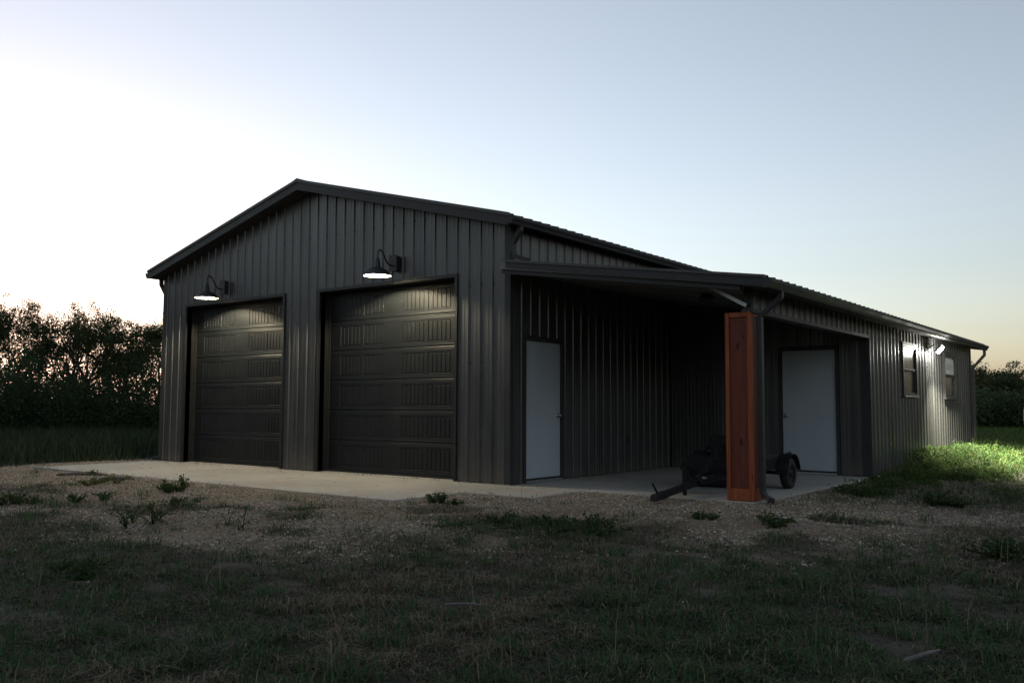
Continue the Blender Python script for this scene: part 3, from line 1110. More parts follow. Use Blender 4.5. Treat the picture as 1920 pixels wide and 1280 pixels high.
# ------------------------------------------------------------------ utility trailer in the porch
TR = empty('utility_trailer', (11.52, 2.06, 0), (math.radians(5.0), 0, math.radians(1.5)))
tag(TR, 'small black two-wheeled trailer under the porch with its tongue resting on gravel', 'trailer')
fr = MB()
for x in (-.52, .52):
    fr.box(x - .025, x + .025, -.78, .42, .32, .38)
for y in (-.78, -.2, .37):
    fr.box(-.494, .494, y, y + .05, .325, .375)
fr.build('frame', 'trailer', TR)
tg = MB()
tg.tube([(0, -.5, .30), (0, -2.62, .30)], .036, 4, square=True, wide=.032, up=(0, 0, 1))
tg.tube([(-.5, -.77, .335), (-.04, -1.65, .31)], .025, 4, square=True, wide=.025, up=(0, 0, 1))
tg.tube([(.5, -.77, .335), (.04, -1.65, .31)], .025, 4, square=True, wide=.025, up=(0, 0, 1))
tg.build('tongue', 'trailer', TR)
cp = MB()
cp.add([(-.045, -2.55, .345), (.045, -2.55, .345), (.05, -2.83, .34), (-.05, -2.83, .34), (-.045, -2.55, .26), (.045, -2.55, .26), (.05, -2.86, .265), (-.05, -2.86, .265)],
       [(0, 1, 2, 3), (7, 6, 5, 4), (0, 4, 5, 1), (2, 6, 7, 3), (1, 5, 6, 2), (3, 7, 4, 0)])
coup = cp.build('coupler', 'trailer', TR, bevel=.012)
MB().tube([(0, -2.74, .34), (-.012, -2.77, .40), (-.03, -2.80, .47)], .014, 6).build('latch_handle', 'trailer', coup, smooth=True)
jk = MB()
jk.tube([(-.10, -1.78, .10), (-.10, -1.78, .52)], .027, 10)
jk.tube([(-.10, -1.78, .02), (-.10, -1.78, .11)], .020, 10)
jk.box(-.15, -.05, -1.83, -1.73, .012, .024)
jk.box(-.075, -.0325, -1.83, -1.73, .27, .33)
jk.build('tongue_jack', 'trailer', TR)
MB().tube([(-.10, -1.78, .50), (-.10, -1.86, .50), (-.10, -1.87, .57)], .009, 6).build('jack_crank', 'trailer', TR, smooth=True)
MB().tube([(0, -1.62, .335), (0, -.70, .72)], .026, 4, square=True, wide=.026, up=(0, 0, 1)).build('tongue_brace', 'trailer', TR)
MB().box(-.16, .16, -.79, -.70, .40, .80).build('winch_plate', 'trailer', TR, bevel=.01)
ch = MB()
for i in range(26):
    f_ = i / 25
    p0 = Vector((.05 + .03 * math.sin(i * 1.3), -1.5 + .85 * f_, .40 + .36 * f_ + .02 * math.sin(i * 2.1)))
    a_ = Vector((0, .022, .012)) if i % 2 else Vector((.006, .022, .012))
    ch.tube([p0 - a_, p0 + a_], .0065, 5)
tag(ch.build('chain', 'black_metal', TR), kind='stuff')
MB().box(.0325, .0335, -1.52, -1.39, .27, .33).build('sticker', 'paper', TR)
MB().box(-.028, .028, -1.52, -1.40, .3365, .3375).build('sticker', 'paper', TR)
MB().tube([(-.66, 0, .21), (.66, 0, .21)], .022, 8).build('axle', 'trailer', TR)
for s in (-1, 1):
    tw = MB()
    tw.lathe([(.125, -.055), (.175, -.062), (.203, -.05), (.212, -.02), (.212, .02), (.203, .05), (.175, .062), (.125, .055)], (s * .63, 0, .21), 28, 0)
    whl = tw.build('wheel', 'rubber', TR, smooth=True)
    MB().lathe([(.125, -.05), (.128, 0), (.125, .05), (.10, s * .035), (.05, s * .02), (.04, s * .05), (.0, s * .055)], (s * .63, 0, .21), 20, 0).build('rim', 'trailer', whl, smooth=True)
    fd = MB()
    arc = [(.27 * math.cos(a), .21 + .27 * math.sin(a)) for a in np.linspace(PI * .98, PI * .02, 12)]
    ins = [(.262 * math.cos(a), .21 + .262 * math.sin(a)) for a in np.linspace(PI * .02, PI * .98, 12)]
    fd.prism(arc + ins, 0, s * .63 - .09, s * .63 + .09)
    fd.build('fender', 'trailer', TR)
dk = None
for i in range(7):
    x0 = -.49 + i * .14
    MB().box(x0, x0 + .132, -.76, .41, .381, .40).build('deck_plank', 'bark', TR, bevel=.003)
for x in (-.535, .535):
    MB().box(x - .012, x + .012, -.78, .42, .381, .45).build('side_rail', 'trailer', TR)
fp = MB()
fp.box(-.52, .52, -.80, -.783, .30, .52)
fp.build('front_panel', 'trailer', TR)
MB().box(.40, .50, .4205, .445, .33, .37).build('tail_light', 'lens', TR)

# black tarp bundle strapped over the front of the trailer
def lump(name, cx_, cy_, cz_, sx, sy, sz, mat, seed, parent=None, sub=4, amp=.16):
    bm = bmesh.new()
    bmesh.ops.create_icosphere(bm, subdivisions=sub, radius=1.0)
    for v in bm.verts:
        q = v.co.copy()
        n_ = float(fbm(q.x * 2.1 + q.z * 1.3 + seed, q.y * 2.1 - q.z * 1.7 + seed, seed, 4)) - .5
        r_ = 1 + amp * 2 * n_
        v.co = Vector((np.sign(q.x) * abs(q.x) ** .75 * sx * r_, np.sign(q.y) * abs(q.y) ** .75 * sy * r_, max(q.z * r_, -.75) * sz))
    me = bpy.data.meshes.new(name)
    bm.to_mesh(me)
    bm.free()
    me.materials.append(M[mat])
    for p_ in me.polygons:
        p_.use_smooth = True
    o = link(name, me, parent)
    o.location = (cx_, cy_, cz_)
    return o


tp = lump('tarp_bundle', 11.52, 1.62, .50, .40, .24, .15, 'tarp', 5, amp=.32)
tag(tp, 'crumpled black plastic tarp bundle lying on the front of the trailer', 'tarp')
for i, (a0, b0) in enumerate((((11.28, 1.30, .50), (11.42, 1.62, .82)), ((11.62, 1.30, .48), (11.70, 1.62, .80)))):
    pass
bn = MB().box(-.30, .30, -.22, .22, 0, .34)
bin_ = bn.build('storage_bin', 'tarp', bevel=.03)
bin_.location = (11.12, 1.72, .006)
bin_.rotation_euler = (0, 0, .12)
MB().box(-.325, .325, -.245, .245, .341, .375).build('lid', 'rubber', bin_, bevel=.012)
for s in (-1, 1):
    MB().box(s * .303, s * .33, -.07, .07, .25, .29).build('handle', 'rubber', bin_, bevel=.006)
tag(bin_, 'low black lidded bin on the slab beside the trailer front', 'bin')

# ------------------------------------------------------------------ foliage builders
def leaf_cards(c, size, rng, cols, aspect=.5, droop=0.0):
    """rhombus leaves at centres c"""
    n = len(c)
    a = rng.normal(size=(n, 3))
    a[:, 2] -= droop
    a /= np.linalg.norm(a, axis=1)[:, None]
    b = np.cross(a, rng.normal(size=(n, 3)))
    b /= np.linalg.norm(b, axis=1)[:, None] + 1e-9
    L = (size * (.6 + .8 * rng.random(n)))[:, None] if np.ndim(size) else (size * (.6 + .8 * rng.random(n)))[:, None]
    v = np.stack([c - a * L * .5, c + b * L * aspect * .5, c + a * L * .5, c - b * L * aspect * .5], 1).reshape(-1, 3)
    q = np.arange(n * 4).reshape(n, 4)
    return v, q, np.repeat(cols, 4, 0)


def vary(base, rng, n, amt=.3, tint=None, tfrac=0.0):
    c = np.tile(np.array(base), (n, 1)) * (1 + amt * rng.uniform(-1, 1, (n, 1)))
    c *= 1 + .08 * rng.uniform(-1, 1, (n, 3))
    if tint is not None:
        k = rng.random(n) < tfrac
        c[k] = np.array(tint) * (1 + amt * rng.uniform(-1, 1, (k.sum(), 1)))
    return np.clip(c, 0, 1)


def make_tree(name, x, y, h, spread, seed, label, group, leaves=9000, lsize=.11, col=(.060, .078, .030), trunk_h=.25, lean=(0, 0), cat='tree', dense=1.0, width=1.35, clumps=60):
    rng = np.random.default_rng(seed)
    rnd = random.Random(seed)
    z0 = float(gz(x, y)) - .05
    root = empty(name, (x, y, z0))
    tag(root, label, cat, group)
    tb = MB()
    tips = []
    r0 = .030 * h

    def grow(p, d, length, r, depth):
        n = 4
        pts, rads = [p.copy()], [r]
        q = p.copy()
        dd = d.copy()
        for i in range(n):
            dd = (dd + Vector((rnd.gauss(0, .16), rnd.gauss(0, .16), rnd.gauss(.03, .10)))).normalized()
            q = q + dd * (length / n)
            pts.append(q.copy())
            rads.append(r * (1 - .42 * (i + 1) / n))
        tb.tube(pts, r, 6 if depth < 2 else 4, rads=rads)
        if depth >= 3:
            tips.append((q, length))
            tips.append((pts[-2], length))
            return
        kids = rnd.choice((3, 3, 4)) if depth else rnd.choice((4, 5))
        for k in range(kids):
            az = 2 * PI * (k + rnd.random() * .7) / kids
            out = Vector((math.cos(az), math.sin(az), 0))
            nd = (dd * rnd.uniform(.35, .7) + out * rnd.uniform(.55, 1.0) * spread + Vector((0, 0, rnd.uniform(.15, .6)))).normalized()
            at = pts[-1] if k < kids - 1 else pts[-2]
            grow(at, nd, length * rnd.uniform(.62, .86), rads[-1] * .72, depth + 1)
        if depth >= 1:
            tips.append((q, length * .6))
    stems = rnd.choice((2, 3)) if trunk_h < .3 else 1
    for s in range(stems):
        az = 2 * PI * s / stems + rnd.random()
        d = Vector((math.cos(az) * .35 * (stems > 1) + lean[0], math.sin(az) * .35 * (stems > 1) + lean[1], 1)).normalized()
        grow(Vector((0, 0, 0)), d, h * (trunk_h if stems == 1 else trunk_h * 1.15), r0 / math.sqrt(stems), 0)
    T = np.array([t[0] for t in tips])
    # scale skeleton so that the crown has the wanted height and width
    k = h * .93 / np.percentile(T[:, 2], 97)
    kr = width / np.percentile(np.hypot(T[:, 0], T[:, 1]), 88)
    K = np.array([kr, kr, k])
    tb.v = [(v[0] * kr, v[1] * kr, v[2] * k) for v in tb.v]
    T = T * K
    tb.build('trunk', 'bark', root, smooth=True)
    # feathery clumps hung on the twigs, with gaps left between them
    nc = min(len(T), clumps)
    sel = T[rng.permutation(len(T))[:nc]]
    cn = (leaves / nc * (.45 + 1.1 * rng.random(nc))).astype(int)
    pick = np.repeat(np.arange(nc), cn)
    n = len(pick)
    rad = (.16 + .24 * rng.random(nc))[pick][:, None] * dense
    ax = rng.normal(size=(nc, 3)) * np.array([1, 1, .45])
    ax /= np.linalg.norm(ax, axis=1)[:, None]
    dirs = rng.normal(size=(n, 3))
    dirs /= np.linalg.norm(dirs, axis=1)[:, None]
    off = dirs * (rng.random(n) ** .5)[:, None] * rad * np.array([1.0, 1.0, .75])
    off += ax[pick] * ((dirs * ax[pick]).sum(1) * rad[:, 0] * .9)[:, None]
    c = sel[pick] + off
    c[:, 2] -= rng.random(n) ** 2.5 * .34
    c = c[c[:, 2] > .15]
    n = len(c)
    cl = vary(col, rng, n, .35, (.080, .092, .030), .12)
    v, q, cc = leaf_cards(c, lsize, rng, cl, .42, .5)
    fast_mesh('crown', v, q, mat='leaf', cols=cc, parent=root)
    return root


def make_shrub(name, x, y, h, r, seed, label, group, leaves=5000, lsize=.10, col=(.066, .10, .046), cat='shrub'):
    rng = np.random.default_rng(seed)
    rnd = random.Random(seed)
    root = empty(name, (x, y, float(gz(x, y)) - .04))
    tag(root, label, cat, group)
    tb = MB()
    blobs = []
    for i in range(11):
        az = rnd.random() * 2 * PI
        rr = r * rnd.uniform(.1, .8)
        top = Vector((math.cos(az) * rr, math.sin(az) * rr, h * rnd.uniform(.45, .92)))
        mid = Vector((top.x * .4, top.y * .4, top.z * .5))
        tb.tube([(top.x * .05, top.y * .05, 0), mid, top], .02, 5, rads=[.03, .02, .008])
        blobs += [top, mid * .6 + top * .4, Vector((top.x * .9, top.y * .9, top.z * .35)), mid]
    tb.build('stem', 'bark', root, smooth=True)
    P_ = np.array([tuple(b_) for b_ in blobs])
    c = P_[rng.integers(0, len(P_), leaves)] + rng.normal(size=(leaves, 3)) * np.array([r * .26, r * .26, h * .12])
    c = c[c[:, 2] > .03]
    v, q, cc = leaf_cards(c, lsize, rng, vary(col, rng, len(c), .4), .5, .3)
    fast_mesh('foliage', v, q, mat='leaf', cols=cc, parent=root)
    return root


# --- the tree line to the west (left in the picture)
GL = 'trees along the left field edge'
TREES_L = [
    (-20.3, 4.3, 5.30, .9, 11, 'bushy green tree just at the far left picture edge', 5200, 1.6, 60),
    (-18.6, 5.05, 5.15, .9, 12, 'leafy tree leftmost of the trees fully in view', 5200, 1.25, 55),
    (-19.6, 6.6, 4.2, .9, 13, 'lower tree in the dip left of the tallest open tree', 3600, 1.3, 46),
    (-17.4, 6.2, 4.95, .9, 19, 'slim feathery tree just left of the forked open tree', 3800, 1.0, 46),
    (-16.2, 6.55, 5.0, 1.2, 14, 'open-crowned tree with dark forked trunk against the glowing sky', 3400, 1.5, 40),
    (-16.9, 8.0, 4.95, 1.0, 15, 'tall tree whose top ends just before the gap by the garage', 4200, 1.1, 48),
    (-15.2, 7.9, 3.7, 1.1, 16, 'shorter dense tree in the gap before the garage', 4400, 1.1, 60),
    (-16.4, 9.6, 4.85, 1.0, 17, 'rounded tree touching the left edge of the garage', 6000, 1.25, 75),
    (-14.9, 11.0, 4.8, 1.0, 18, 'tree half hidden behind the left corner of the garage', 5000, 1.3, 60),
]
for x, y, h, sp, sd, lb, nl, wd_, nc_ in TREES_L:
    make_tree('field_tree', x, y, h * 1.06, sp, sd, lb, GL, int(nl * 3.1), lsize=.072, dense=1.12, width=wd_, clumps=nc_)
SH_L = [(-15.6, 3.1, 2.7), (-16.2, 4.6, 3.5), (-15.0, 5.4, 2.4), (-14.4, 6.4, 2.3), (-13.6, 7.4, 2.9), (-14.0, 8.9, 3.6), (-12.6, 9.4, 3.0), (-17.8, 6.6, 3.0), (-18.6, 9.2, 3.6), (-18.2, 5.7, 3.5), (-19.8, 8.1, 3.6)]
SH_LAB = ['dark shrub under the trees at the far left edge', 'dark shrub second from the left under the trees', 'dark shrub in front of the leafy leftmost tree',
          'dark shrub below the forked open tree', 'dark shrub right of the forked tree trunk', 'dark shrub before the rounded tree near the garage',
          'dark shrub closest to the left wall of the garage', 'dark shrub deep behind the forked open tree', 'dark shrub deep between the tall and rounded trees', 'tall dark shrub behind the leafy leftmost tree', 'tall dark shrub farthest back behind the slim feathery tree']
for i, ((x, y, h), lb) in enumerate(zip(SH_L, SH_LAB)):
    make_shrub('field_shrub', x, y, h, 1.5, 40 + i, lb, 'shrubs under the left trees', 11000, .082)

# --- trees far behind on the right
GR = 'trees beyond the field on the right'
TREES_R = [
    (4.9, 58.8, 4.6, 1.1, 61, 'distant bushy tree with raised top beside the far downspout', 7000),
    (6.0, 55.5, 3.6, 1.2, 62, 'distant low tree next right of the far downspout', 7000),
    (6.9, 57.6, 4.1, 1.1, 63, 'distant round tree midway in the right tree line', 7000),
    (7.6, 54.2, 3.4, 1.2, 64, 'distant dense tree left of the sparse one at right', 7000),
    (8.9, 57.0, 3.9, 1.3, 65, 'distant sparse twiggy tree at the right picture edge', 2600),
    (9.6, 53.5, 3.2, 1.2, 66, 'distant low tree cut by the right picture edge', 6000),
    (2.4, 60.0, 4.0, 1.2, 67, 'distant tree mostly hidden behind the end of the building', 5000),
]
for x, y, h, sp, sd, lb, nl in TREES_R:
    make_tree('distant_tree', x, y, h, sp, sd, lb, GR, nl, lsize=.15, col=(.045, .060, .026), width=1.7, clumps=70, dense=1.5)
for i, (x, y, h) in enumerate([(5.3, 50.5, 2.4), (7.0, 50.0, 2.5), (8.6, 49.6, 2.3), (10.4, 49.4, 2.4)]):
    make_shrub('distant_shrub', x, y, h, 1.9, 80 + i, ['distant dark shrub behind the far downspout', 'distant dark shrub left of middle below the right trees', 'distant dark shrub right of middle below the right trees', 'distant dark shrub at the right edge below the trees'][i],
               'shrubs below the distant trees', 6000, .16)

# unseen scrub ring added around the viewer to block low sky light
rng = np.random.default_rng(77)
n = 24000
az = rng.uniform(.16, 2 * PI - 1.42, n)
rad = 23 + 5 * rng.random(n) + 4 * vnoise(az * 6, az * 0, 3)
hh = 4.2 + 2.4 * vnoise(az * 14, az * 0, 8)
c = np.stack([15.0 + np.sin(az) * rad, -7.0 + np.cos(az) * rad, -.15 + hh * rng.random(n) ** .8], 1)
v, q, cc = leaf_cards(c, .62, rng, vary((.03, .042, .02), rng, n, .4), .55, .2)
tag(fast_mesh('added_brush_screen', v, q, mat='leaf', cols=cc), 'unseen scrub added behind the viewer to block low sky light', 'added_brush_screen', kind='stuff')

# ------------------------------------------------------------------ grass
def blades(px, py, length, width, rng, cols, bend=.6, z=None):
    n = len(px)
    az = rng.random(n) * 2 * PI
    d = np.stack([np.cos(az), np.sin(az), np.zeros(n)], 1)
    s = np.stack([-np.sin(az), np.cos(az), np.zeros(n)], 1)
    base = np.stack([px, py, (gz(px, py) if z is None else z) - .01], 1)
    b = (bend * (.3 + rng.random(n)))[:, None]
    L, w = length[:, None], width[:, None]
    up = np.array([[0, 0, 1.0]])
    mid = base + up * L * .55 * (1 - .15 * b) + d * L * .22 * b
    tip = base + up * L * (1 - .45 * b) + d * L * .75 * b
    v = np.stack([base - s * w * .5, base + s * w * .5, mid + s * w * .42, mid - s * w * .42, tip], 1).reshape(-1, 3)
    o = np.arange(n)[:, None] * 5
    return v, o + np.array([[0, 1, 2, 3]]), o + np.array([[3, 2, 4]]), np.repeat(cols, 5, 0)


def stack_blades(parts):
    V, Q, T_, C_ = [], [], [], []
    o = 0
    for v, q, t_, c in parts:
        V.append(v)
        Q.append(q + o)
        T_.append(t_ + o)
        C_.append(c)
        o += len(v)
    return np.concatenate(V), np.concatenate(Q), np.concatenate(T_), np.concatenate(C_)


rng = np.random.default_rng(101)
cx0, cy0 = CAM_LOC.x, CAM_LOC.y
fwd = np.array([math.sin(YAW), math.cos(YAW)])
rgt = np.array([math.cos(YAW), -math.sin(YAW)])


def field_points(n, d0, d1, half=.68, power=1.0):
    """points in the meadow in front of the building, thinning with distance"""
    t_ = d0 * (d1 / d0) ** (rng.random(n) ** power)
    u = rng.uniform(-half, half, n) * t_
    u += rng.normal(size=n) * .15
    return cx0 + fwd[0] * t_ + rgt[0] * u, cy0 + fwd[1] * t_ + rgt[1] * u, t_


GREEN, DRY, OLIVE = (.052, .094, .040), (.19, .155, .108), (.080, .090, .044)
parts = []
px, py, dist = field_points(400000, 2.9, 16.0)
clump = fbm(px * 1.3, py * 1.3, 51)
fine = fbm(px * 6.0, py * 6.0, 71, 3)
dens = sstep(.35, .56, clump * .6 + fine * .4) * (1 - .96 * gravel_mask(px, py))
keep = (rng.random(len(px)) < dens * 1.0) & (slab_dist(px, py) > .04)
px, py, dist, clump, fine = px[keep], py[keep], dist[keep], clump[keep], fine[keep]
n = len(px)
ln = (.022 + .062 * rng.random(n) ** 1.6) * (.6 + 1.0 * sstep(.45, .7, fine)) * (.8 + .6 * sstep(.45, .68, clump))
wd = .0042 + .0028 * rng.random(n) + .00025 * dist
dryf = fbm(px * .8 + 40, py * .8, 91)
isdry = rng.random(n) < np.clip(.16 + .95 * sstep(.46, .66, dryf), 0, .85)
cols = vary(GREEN, rng, n, .35, OLIVE, .3)
cols[isdry] = vary(DRY, rng, int(isdry.sum()), .4)
parts.append(blades(px, py, ln, wd, rng, cols, 1.45))
# thatch: short dead and green bits lying flat between the tufts
px, py, dist = field_points(260000, 2.9, 15.0)
keep = (rng.random(len(px)) < .85 * (1 - .9 * gravel_mask(px, py))) & (slab_dist(px, py) > .1) & (fbm(px * 2.2, py * 2.2, 45) > .36)
px, py, dist = px[keep], py[keep], dist[keep]
n = len(px)
cols = vary((.095, .08, .056), rng, n, .5, (.048, .078, .034), .45)
parts.append(blades(px, py, .025 + .05 * rng.random(n), .004 + .003 * rng.random(n) + .0002 * dist, rng, cols, 2.0))
# long thin blades in tufts
tx, ty, td = field_points(900, 3.2, 15.0)
ok = (rng.random(900) < (1 - .8 * gravel_mask(tx, ty))) & (slab_dist(tx, ty) > .15)
tx, ty = tx[ok], ty[ok]
per = 34
px = (tx[:, None] + rng.normal(size=(len(tx), per)) * .055).ravel()
py = (ty[:, None] + rng.normal(size=(len(tx), per)) * .055).ravel()
hsz = np.repeat(.06 + .12 * rng.random(len(tx)) ** 2.0, per)
n = len(px)
cols = vary((.056, .11, .042), rng, n, .3, DRY, .15)
parts.append(blades(px, py, hsz * (.5 + .7 * rng.random(n)), np.full(n, .0055), rng, cols, .95))
# stiff pale seed stalks standing here and there
tx, ty, td = field_points(110, 3.4, 11.0)
ok = slab_dist(tx, ty) > 1.2
tx, ty = tx[ok], ty[ok]
n = len(tx)
parts.append(blades(tx, ty, .18 + .24 * rng.random(n), np.full(n, .0045), rng, vary((.22, .19, .12), rng, n, .3), .5))
v, q, t_, c = stack_blades(parts)
tag(fast_mesh('grass', v, q, t_, 'grass', c), 'patchy short green and dry grass over the foreground', 'grass', kind='stuff')

# rough grass to the west and beyond the building
parts = []
n = 90000
px = rng.uniform(-22, -.7, n)
py = rng.uniform(-7, 13, n)
keep = (rng.random(n) < .35 + .65 * fbm(px * .6, py * .6, 15)) & (slab_dist(px, py) > .5 + .5 * fbm(px, py, 4)) & (py > -6 + .25 * (-px))
px, py = px[keep], py[keep]
n = len(px)
h = (.28 + .45 * rng.random(n)) * (.55 + .9 * fbm(px * .5, py * .5, 19)) * sstep(-.5, -2.2, px)
parts.append(blades(px, py, h + .06, np.full(n, .016), rng, vary((.036, .056, .026), rng, n, .4, (.08, .078, .04), .12), .7))
v, q, t_, c = stack_blades(parts)
tag(fast_mesh('tall_grass', v, q, t_, 'grass', c), 'tall dark grass in front of the left trees', 'grass', kind='stuff')

parts = []
n = 70000
py = 10 + 42 * rng.random(n) ** 1.6
px = rng.uniform(9.5, 19, n) - (py - 14) * .12
keep = (slab_dist(px, py) > .25)
px, py = px[keep], py[keep]
n = len(px)
h = (.10 + .28 * rng.random(n) ** 1.5) * (.6 + .8 * fbm(px * .6, py * .6, 19))
parts.append(blades(px, py, h, .010 + .0004 * py, rng, vary((.055, .10, .028), rng, n, .35, (.13, .125, .05), .12), .8))
v, q, t_, c = stack_blades(parts)
tag(fast_mesh('meadow_grass', v, q, t_, 'grass', c), 'rough green grass beyond the far end of the building', 'grass', kind='stuff')

# ------------------------------------------------------------------ weeds along the east wall
def weed_mass(name, n_plants, region, hfun, rng, label, lsize=.05, per=60, col=(.06, .115, .028)):
    (x0, x1, y0, y1) = region
    px = rng.uniform(x0, x1, n_plants)
    py = rng.uniform(y0, y1, n_plants)
    hh = hfun(px, py)
    k = hh > .05
    px, py, hh = px[k], py[k], hh[k]
    n = len(px) * per
    f = rng.random((len(px), per)) ** .7
    c = np.stack([px[:, None] + rng.normal(size=f.shape) * (.05 + .10 * hh[:, None]), py[:, None] + rng.normal(size=f.shape) * (.05 + .10 * hh[:, None]),
                  gz(px, py)[:, None] + f * hh[:, None]], -1).reshape(-1, 3)
    c[:, 0] = np.where((c[:, 0] < XL + .07) & (c[:, 1] > YB), XL + .07 + rng.random(len(c)) * .08, c[:, 0])
    v, q, cc = leaf_cards(c, lsize, rng, vary(col, rng, n, .35, (.12, .13, .045), .10), .62, -.1)
    o = fast_mesh(name, v, q, mat='leaf', cols=cc)
    return tag(o, label, 'weeds', kind='stuff')


def bank(x, y):
    d = x - XL
    w = 1.0 + .5 * sstep(3, 9, y) + .7 * (fbm(x * .9, y * .9, 23) - .5)
    h = (.27 + .10 * sstep(5, 9, y)) * (1 - sstep(.5 * w, 1.6 * w, d)) * (.25 + 1.0 * sstep(.36, .72, fbm(x * 1.5, y * 1.5, 29)))
    h = h * sstep(1.0, 2.6, y) * (1 - sstep(13.0, 15, y) * .5)
    h = np.where(y < YB, h * sstep(.06, .5, d) * .7, h)
    return h


weed_mass('weed_bank', 1250, (XL + .1, 14.9, .9, 15.5), bank, rng, 'leafy green weeds growing thick along the side wall', .034, 95, (.05, .088, .026))
weed_mass('weed_carpet', 800, (12.9, 16.5, 2.5, 15), lambda x, y: .04 + .16 * sstep(.46, .64, fbm(x * 1.3, y * 1.3, 61)), rng, 'low creeping weeds spreading out below the floodlight', .034, 40, (.055, .092, .028))
n = 42000
px, py = rng.uniform(XL + .08, 18.5, n), rng.uniform(.8, 17, n)
hb = bank(px, py)
thin = fbm(px * .9, py * .9, 83)
keep = rng.random(n) < np.clip(.25 + .75 * sstep(.4, .62, thin) + 1.2 * hb, 0, 1) * (1 - .9 * gravel_mask(px, py))
px, py, hb, thin = px[keep], py[keep], hb[keep], thin[keep]
n = len(px)
ln = (.05 + .16 * rng.random(n) ** 1.5) * (.7 + .9 * sstep(.45, .7, thin)) + hb * (.35 + 1.05 * rng.random(n) ** 1.6)
v, q, t_, c = blades(px, py, ln, .007 + .004 * rng.random(n), rng, vary((.06, .105, .03), rng, n, .35, (.17, .16, .07), .16), .9)
tag(fast_mesh('verge_grass', v, q, t_, 'grass', c), 'ragged grass mixed through the weeds beside the wall', 'grass', kind='stuff')

# ------------------------------------------------------------------ individual weeds in the gravel
def weed(x, y, h, r, n_stems, seed, label, lsize=.045, col=(.042, .075, .026), sparse=False):
    lsize, h, r = lsize * .72, h * .85, r * .9
    rng = np.random.default_rng(seed)
    rnd = random.Random(seed)
    root = empty('weed_plant', (x, y, float(gz(x, y)) - .01))
    tag(root, label, 'weed', 'single weeds in the gravel')
    tb = MB()
    cs, st_ = [], []
    hubs = [(rnd.gauss(0, r * .6), rnd.gauss(0, r * .6), rnd.uniform(.45, 1.0)) for _ in range(4)]
    for i in range(n_stems):
        az = rnd.random() * 2 * PI
        hx, hy, hk = hubs[i % 4]
        rr = r * rnd.uniform(.1, .9)
        top = Vector((hx + math.cos(az) * rr, hy + math.sin(az) * rr, hk * h * rnd.uniform(.55, 1.0) * (1 - .35 * rr / r)))
        mid = Vector((hx + (top.x - hx) * .35, hy + (top.y - hy) * .35, top.z * .6))
        tb.tube([(hx, hy, 0), mid, top], .004, 4, rads=[.0055, .004, .002])
        m = 9 if sparse else 22
        for k in range(m):
            f_ = rnd.uniform(.2, 1.0)
            a_, b_ = (Vector((hx, hy, 0)), mid) if f_ < .5 else (mid, top)
            t_ = (f_ % .5) * 2
            p_ = a_.lerp(b_, t_)
            cs.append((p_.x + rnd.gauss(0, .018), p_.y + rnd.gauss(0, .018), max(.012, p_.z + rnd.gauss(0, .014))))
    me = fast_mesh('stem', np.array(tb.v), np.array([f for f in tb.f if len(f) == 4]), mat='leaf', cols=np.tile(np.array(col) * .9, (len(tb.v), 1)), parent=root, smooth=True)
    c = np.array(cs)
    v, q, cc = leaf_cards(c, lsize, rng, vary(col, rng, len(c), .35, (.13, .13, .05), .08), .5, -.2)
    fast_mesh('leaves', v, q, mat='leaf', cols=cc, parent=root)
    return root


weed(5.86, -3.40, .34, .22, 34, 201, 'leafy round weed in the gravel before the left garage door', .05)
weed(4.05, -3.40, .22, .26, 26, 202, 'pale weed by the left stretch of the apron edge', .045, (.10, .12, .045))
weed(5.98, -4.62, .20, .22, 20, 203, 'dark sprig weed below the pale one at left')
weed(5.40, -5.20, .28, .38, 34, 204, 'broad weed clump at the left picture edge')
weed(9.70, -2.30, .24, .20, 30, 205, 'dark leafy weed at the inner corner of the concrete')
weed(8.30, -5.23, .38, .30, 22, 206, 'taller open weed standing left of centre', .05, sparse=True)
weed(10.37, -6.97, .24, .25, 30, 207, 'dense green tuft weed low on the left')
weed(12.61, -1.76, .15, .20, 18, 208, 'small weed below the red post')
weed(13.46, -1.81, .24, .26, 24, 209, 'upright weed in gravel right of the red post')
weed(14.40, 1.35, .30, .42, 46, 210, 'dark spreading weed at the right end of the gravel')
weed(2.45, -2.66, .18, .16, 14, 211, 'small weed hard against the left apron edge', .04)
weed(9.2, -4.9, .42, .18, 7, 212, 'thin leggy weed with bare stems left of centre', .035, sparse=True)
weed(15.6, -2.3, .40, .45, 60, 213, 'big dark weed clump at the right picture edge')
weed(11.9, -2.9, .24, .5, 44, 214, 'wide low weed patch in the middle foreground gravel', .055)
weed(11.4, -3.4, .20, .45, 40, 215, 'low weed patch left of the wide middle one', .05)
weed(7.3, -4.2, .16, .2, 14, 216, 'tiny weed in open gravel below the left garage door')

# ------------------------------------------------------------------ gravel, litter, sticks
def stones(n, rng):
    px, py = rng.uniform(-1.2, 16, n), rng.uniform(-7.5, 5, n)
    m = gravel_mask(px, py)
    d = slab_dist(px, py)
    keep = (rng.random(n) < (m ** 1.3) * (.25 + .75 * sstep(.35, .62, fbm(px * 1.2, py * 1.2, 77)))) & ((d > .02) | ((d > -.22) & (rng.random(n) < .10 * sstep(-.22, 0, d))))
    return px[keep], py[keep]


